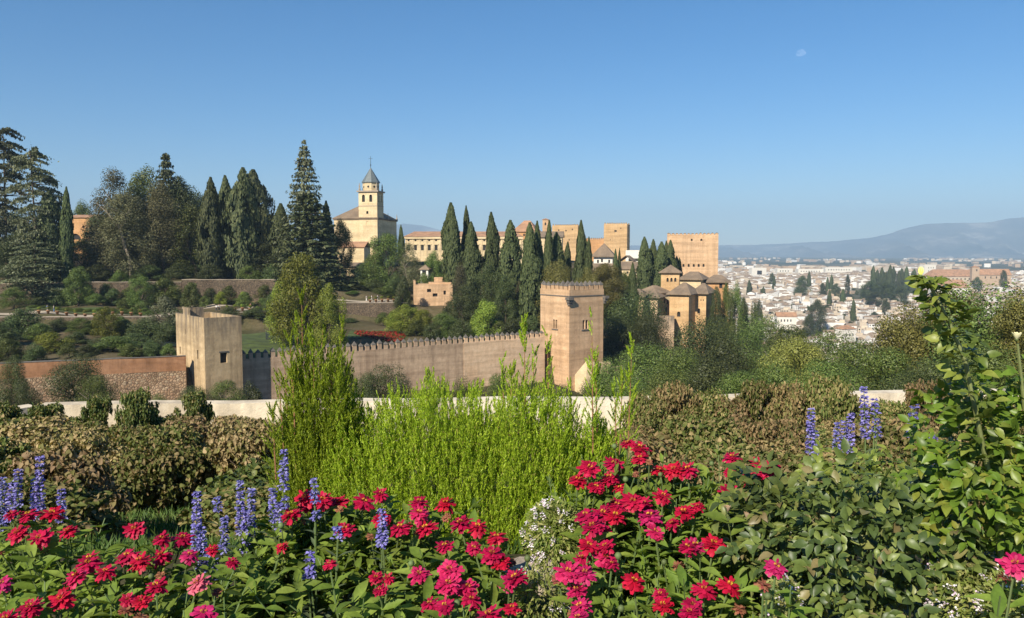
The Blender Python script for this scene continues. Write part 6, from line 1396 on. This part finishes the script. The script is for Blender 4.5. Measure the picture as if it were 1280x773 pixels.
rosebloom(rb, P(1271, 424, 2.3), .011, 'palepetal', .8)
rosebloom(ra, P(909, 640, 2.6), .011, 'spent', .9, 'spent_flower'); rosebloom(ra, P(934, 648, 2.6), .011, 'spent', .9, 'spent_flower')

# white alyssum cushions, edging stones ------------------------------
def alyssum(label, c, rad, n, m_):
    c = np.array(c); e = empty('alyssum_plant', (c[0], c[1], -1.65)); tag(e, label, 'alyssum', 'white alyssum cushions'); o = np.array(e.location)
    u = unit(rf.normal(size=(n, 3)) + np.array([0, -.3, .5])); pos = c + u * np.array(rad) * rf.uniform(.55, 1.05, n)[:, None] - o; L = rf.uniform(.012, .028, n)
    V, Q = leaf_strips(pos, u + rf.normal(0, .6, (n, 3)), np.array([0, -.2, 1.]) + rf.normal(0, .5, (n, 3)), L, L * .35, LA, .15, .2); addobj('foliage', np_mesh('foliage', V, Q, LV['alyssum']), e)
    hu = unit(rf.normal(size=(m_, 3)) + np.array([0, -.4, .6])); hp = c + hu * np.array(rad) * 1.07 - o
    for h_ in hp:
        pos = rf.normal(0, .0062, (16, 3)); V, Q = leaf_quads(pos, np.array([0, -.3, 1.]) + rf.normal(0, .5, pos.shape), .0075, .0065, None, rf)
        addobj('flower_head', np_mesh('flower_head', V, Q, LV['wfloret']), e, tuple(h_))
    mb = MB()
    for _ in range(10): mb.tube([(rf.normal(0, .02), rf.normal(0, .02), 0), tuple(c + unit(rf.normal(size=3)) * np.array(rad) * .6 - o)], [.004, .002], 4)
    mb.build('stems', LV['zstem'], e)
alyssum('yellowish white flowered cushion plant left of the right zinnia clump', P(692, 672, 3.05), (.115, .12, .135), 2200, 46)
alyssum('small shaded cushion plant below the yellowish white one', P(672, 745, 2.7), (.11, .12, .09), 700, 10)
alyssum('pale green cushion plant with white florets in the lower right corner', P(1222, 748, 2.25), (.15, .16, .085), 1800, 36)
alyssum('cushion plant cut off by the bottom edge at the right corner', P(1275, 765, 2.1), (.11, .14, .08), 1200, 16)
alyssum('little white flowered cushion plant below the pink-red zinnia by the dark roses', P(978, 750, 2.2), (.045, .06, .06), 350, 8)
def stone_block(px, py, Y, s, label):
    p = P(px, py, Y); r = np.random.default_rng(px); mb = MB(); prof = [(.5, -.55), (.56, -.1), (.5, .3), (.3, .5)]
    mb.lathe([(a * s[0], b * s[2]) for a, b in prof], 9, (0, 0, 0), 0, 1, s[1] / s[0]); o = mb.build('edging_stone', M['stone'], None, p, r.uniform(-.3, .3))
    for v in o.data.vertices: v.co += Vector(r.normal(0, .006, 3))
    tag(o, label, 'stone', 'edging stones of the bed')
stone_block(664, 716, 3.6, (.26, .2, .12), 'flat edging stone by the shaded gap beside the right zinnia clump'); stone_block(640, 722, 3.55, (.2, .2, .12), 'edging stone left of the flat one at the shaded gap'); stone_block(692, 722, 3.5, (.2, .18, .1), 'edging stone right of the flat one under the cushion plant')
stone_block(1240, 716, 2.5, (.2, .16, .12), 'pale edging stone in the lower right corner')
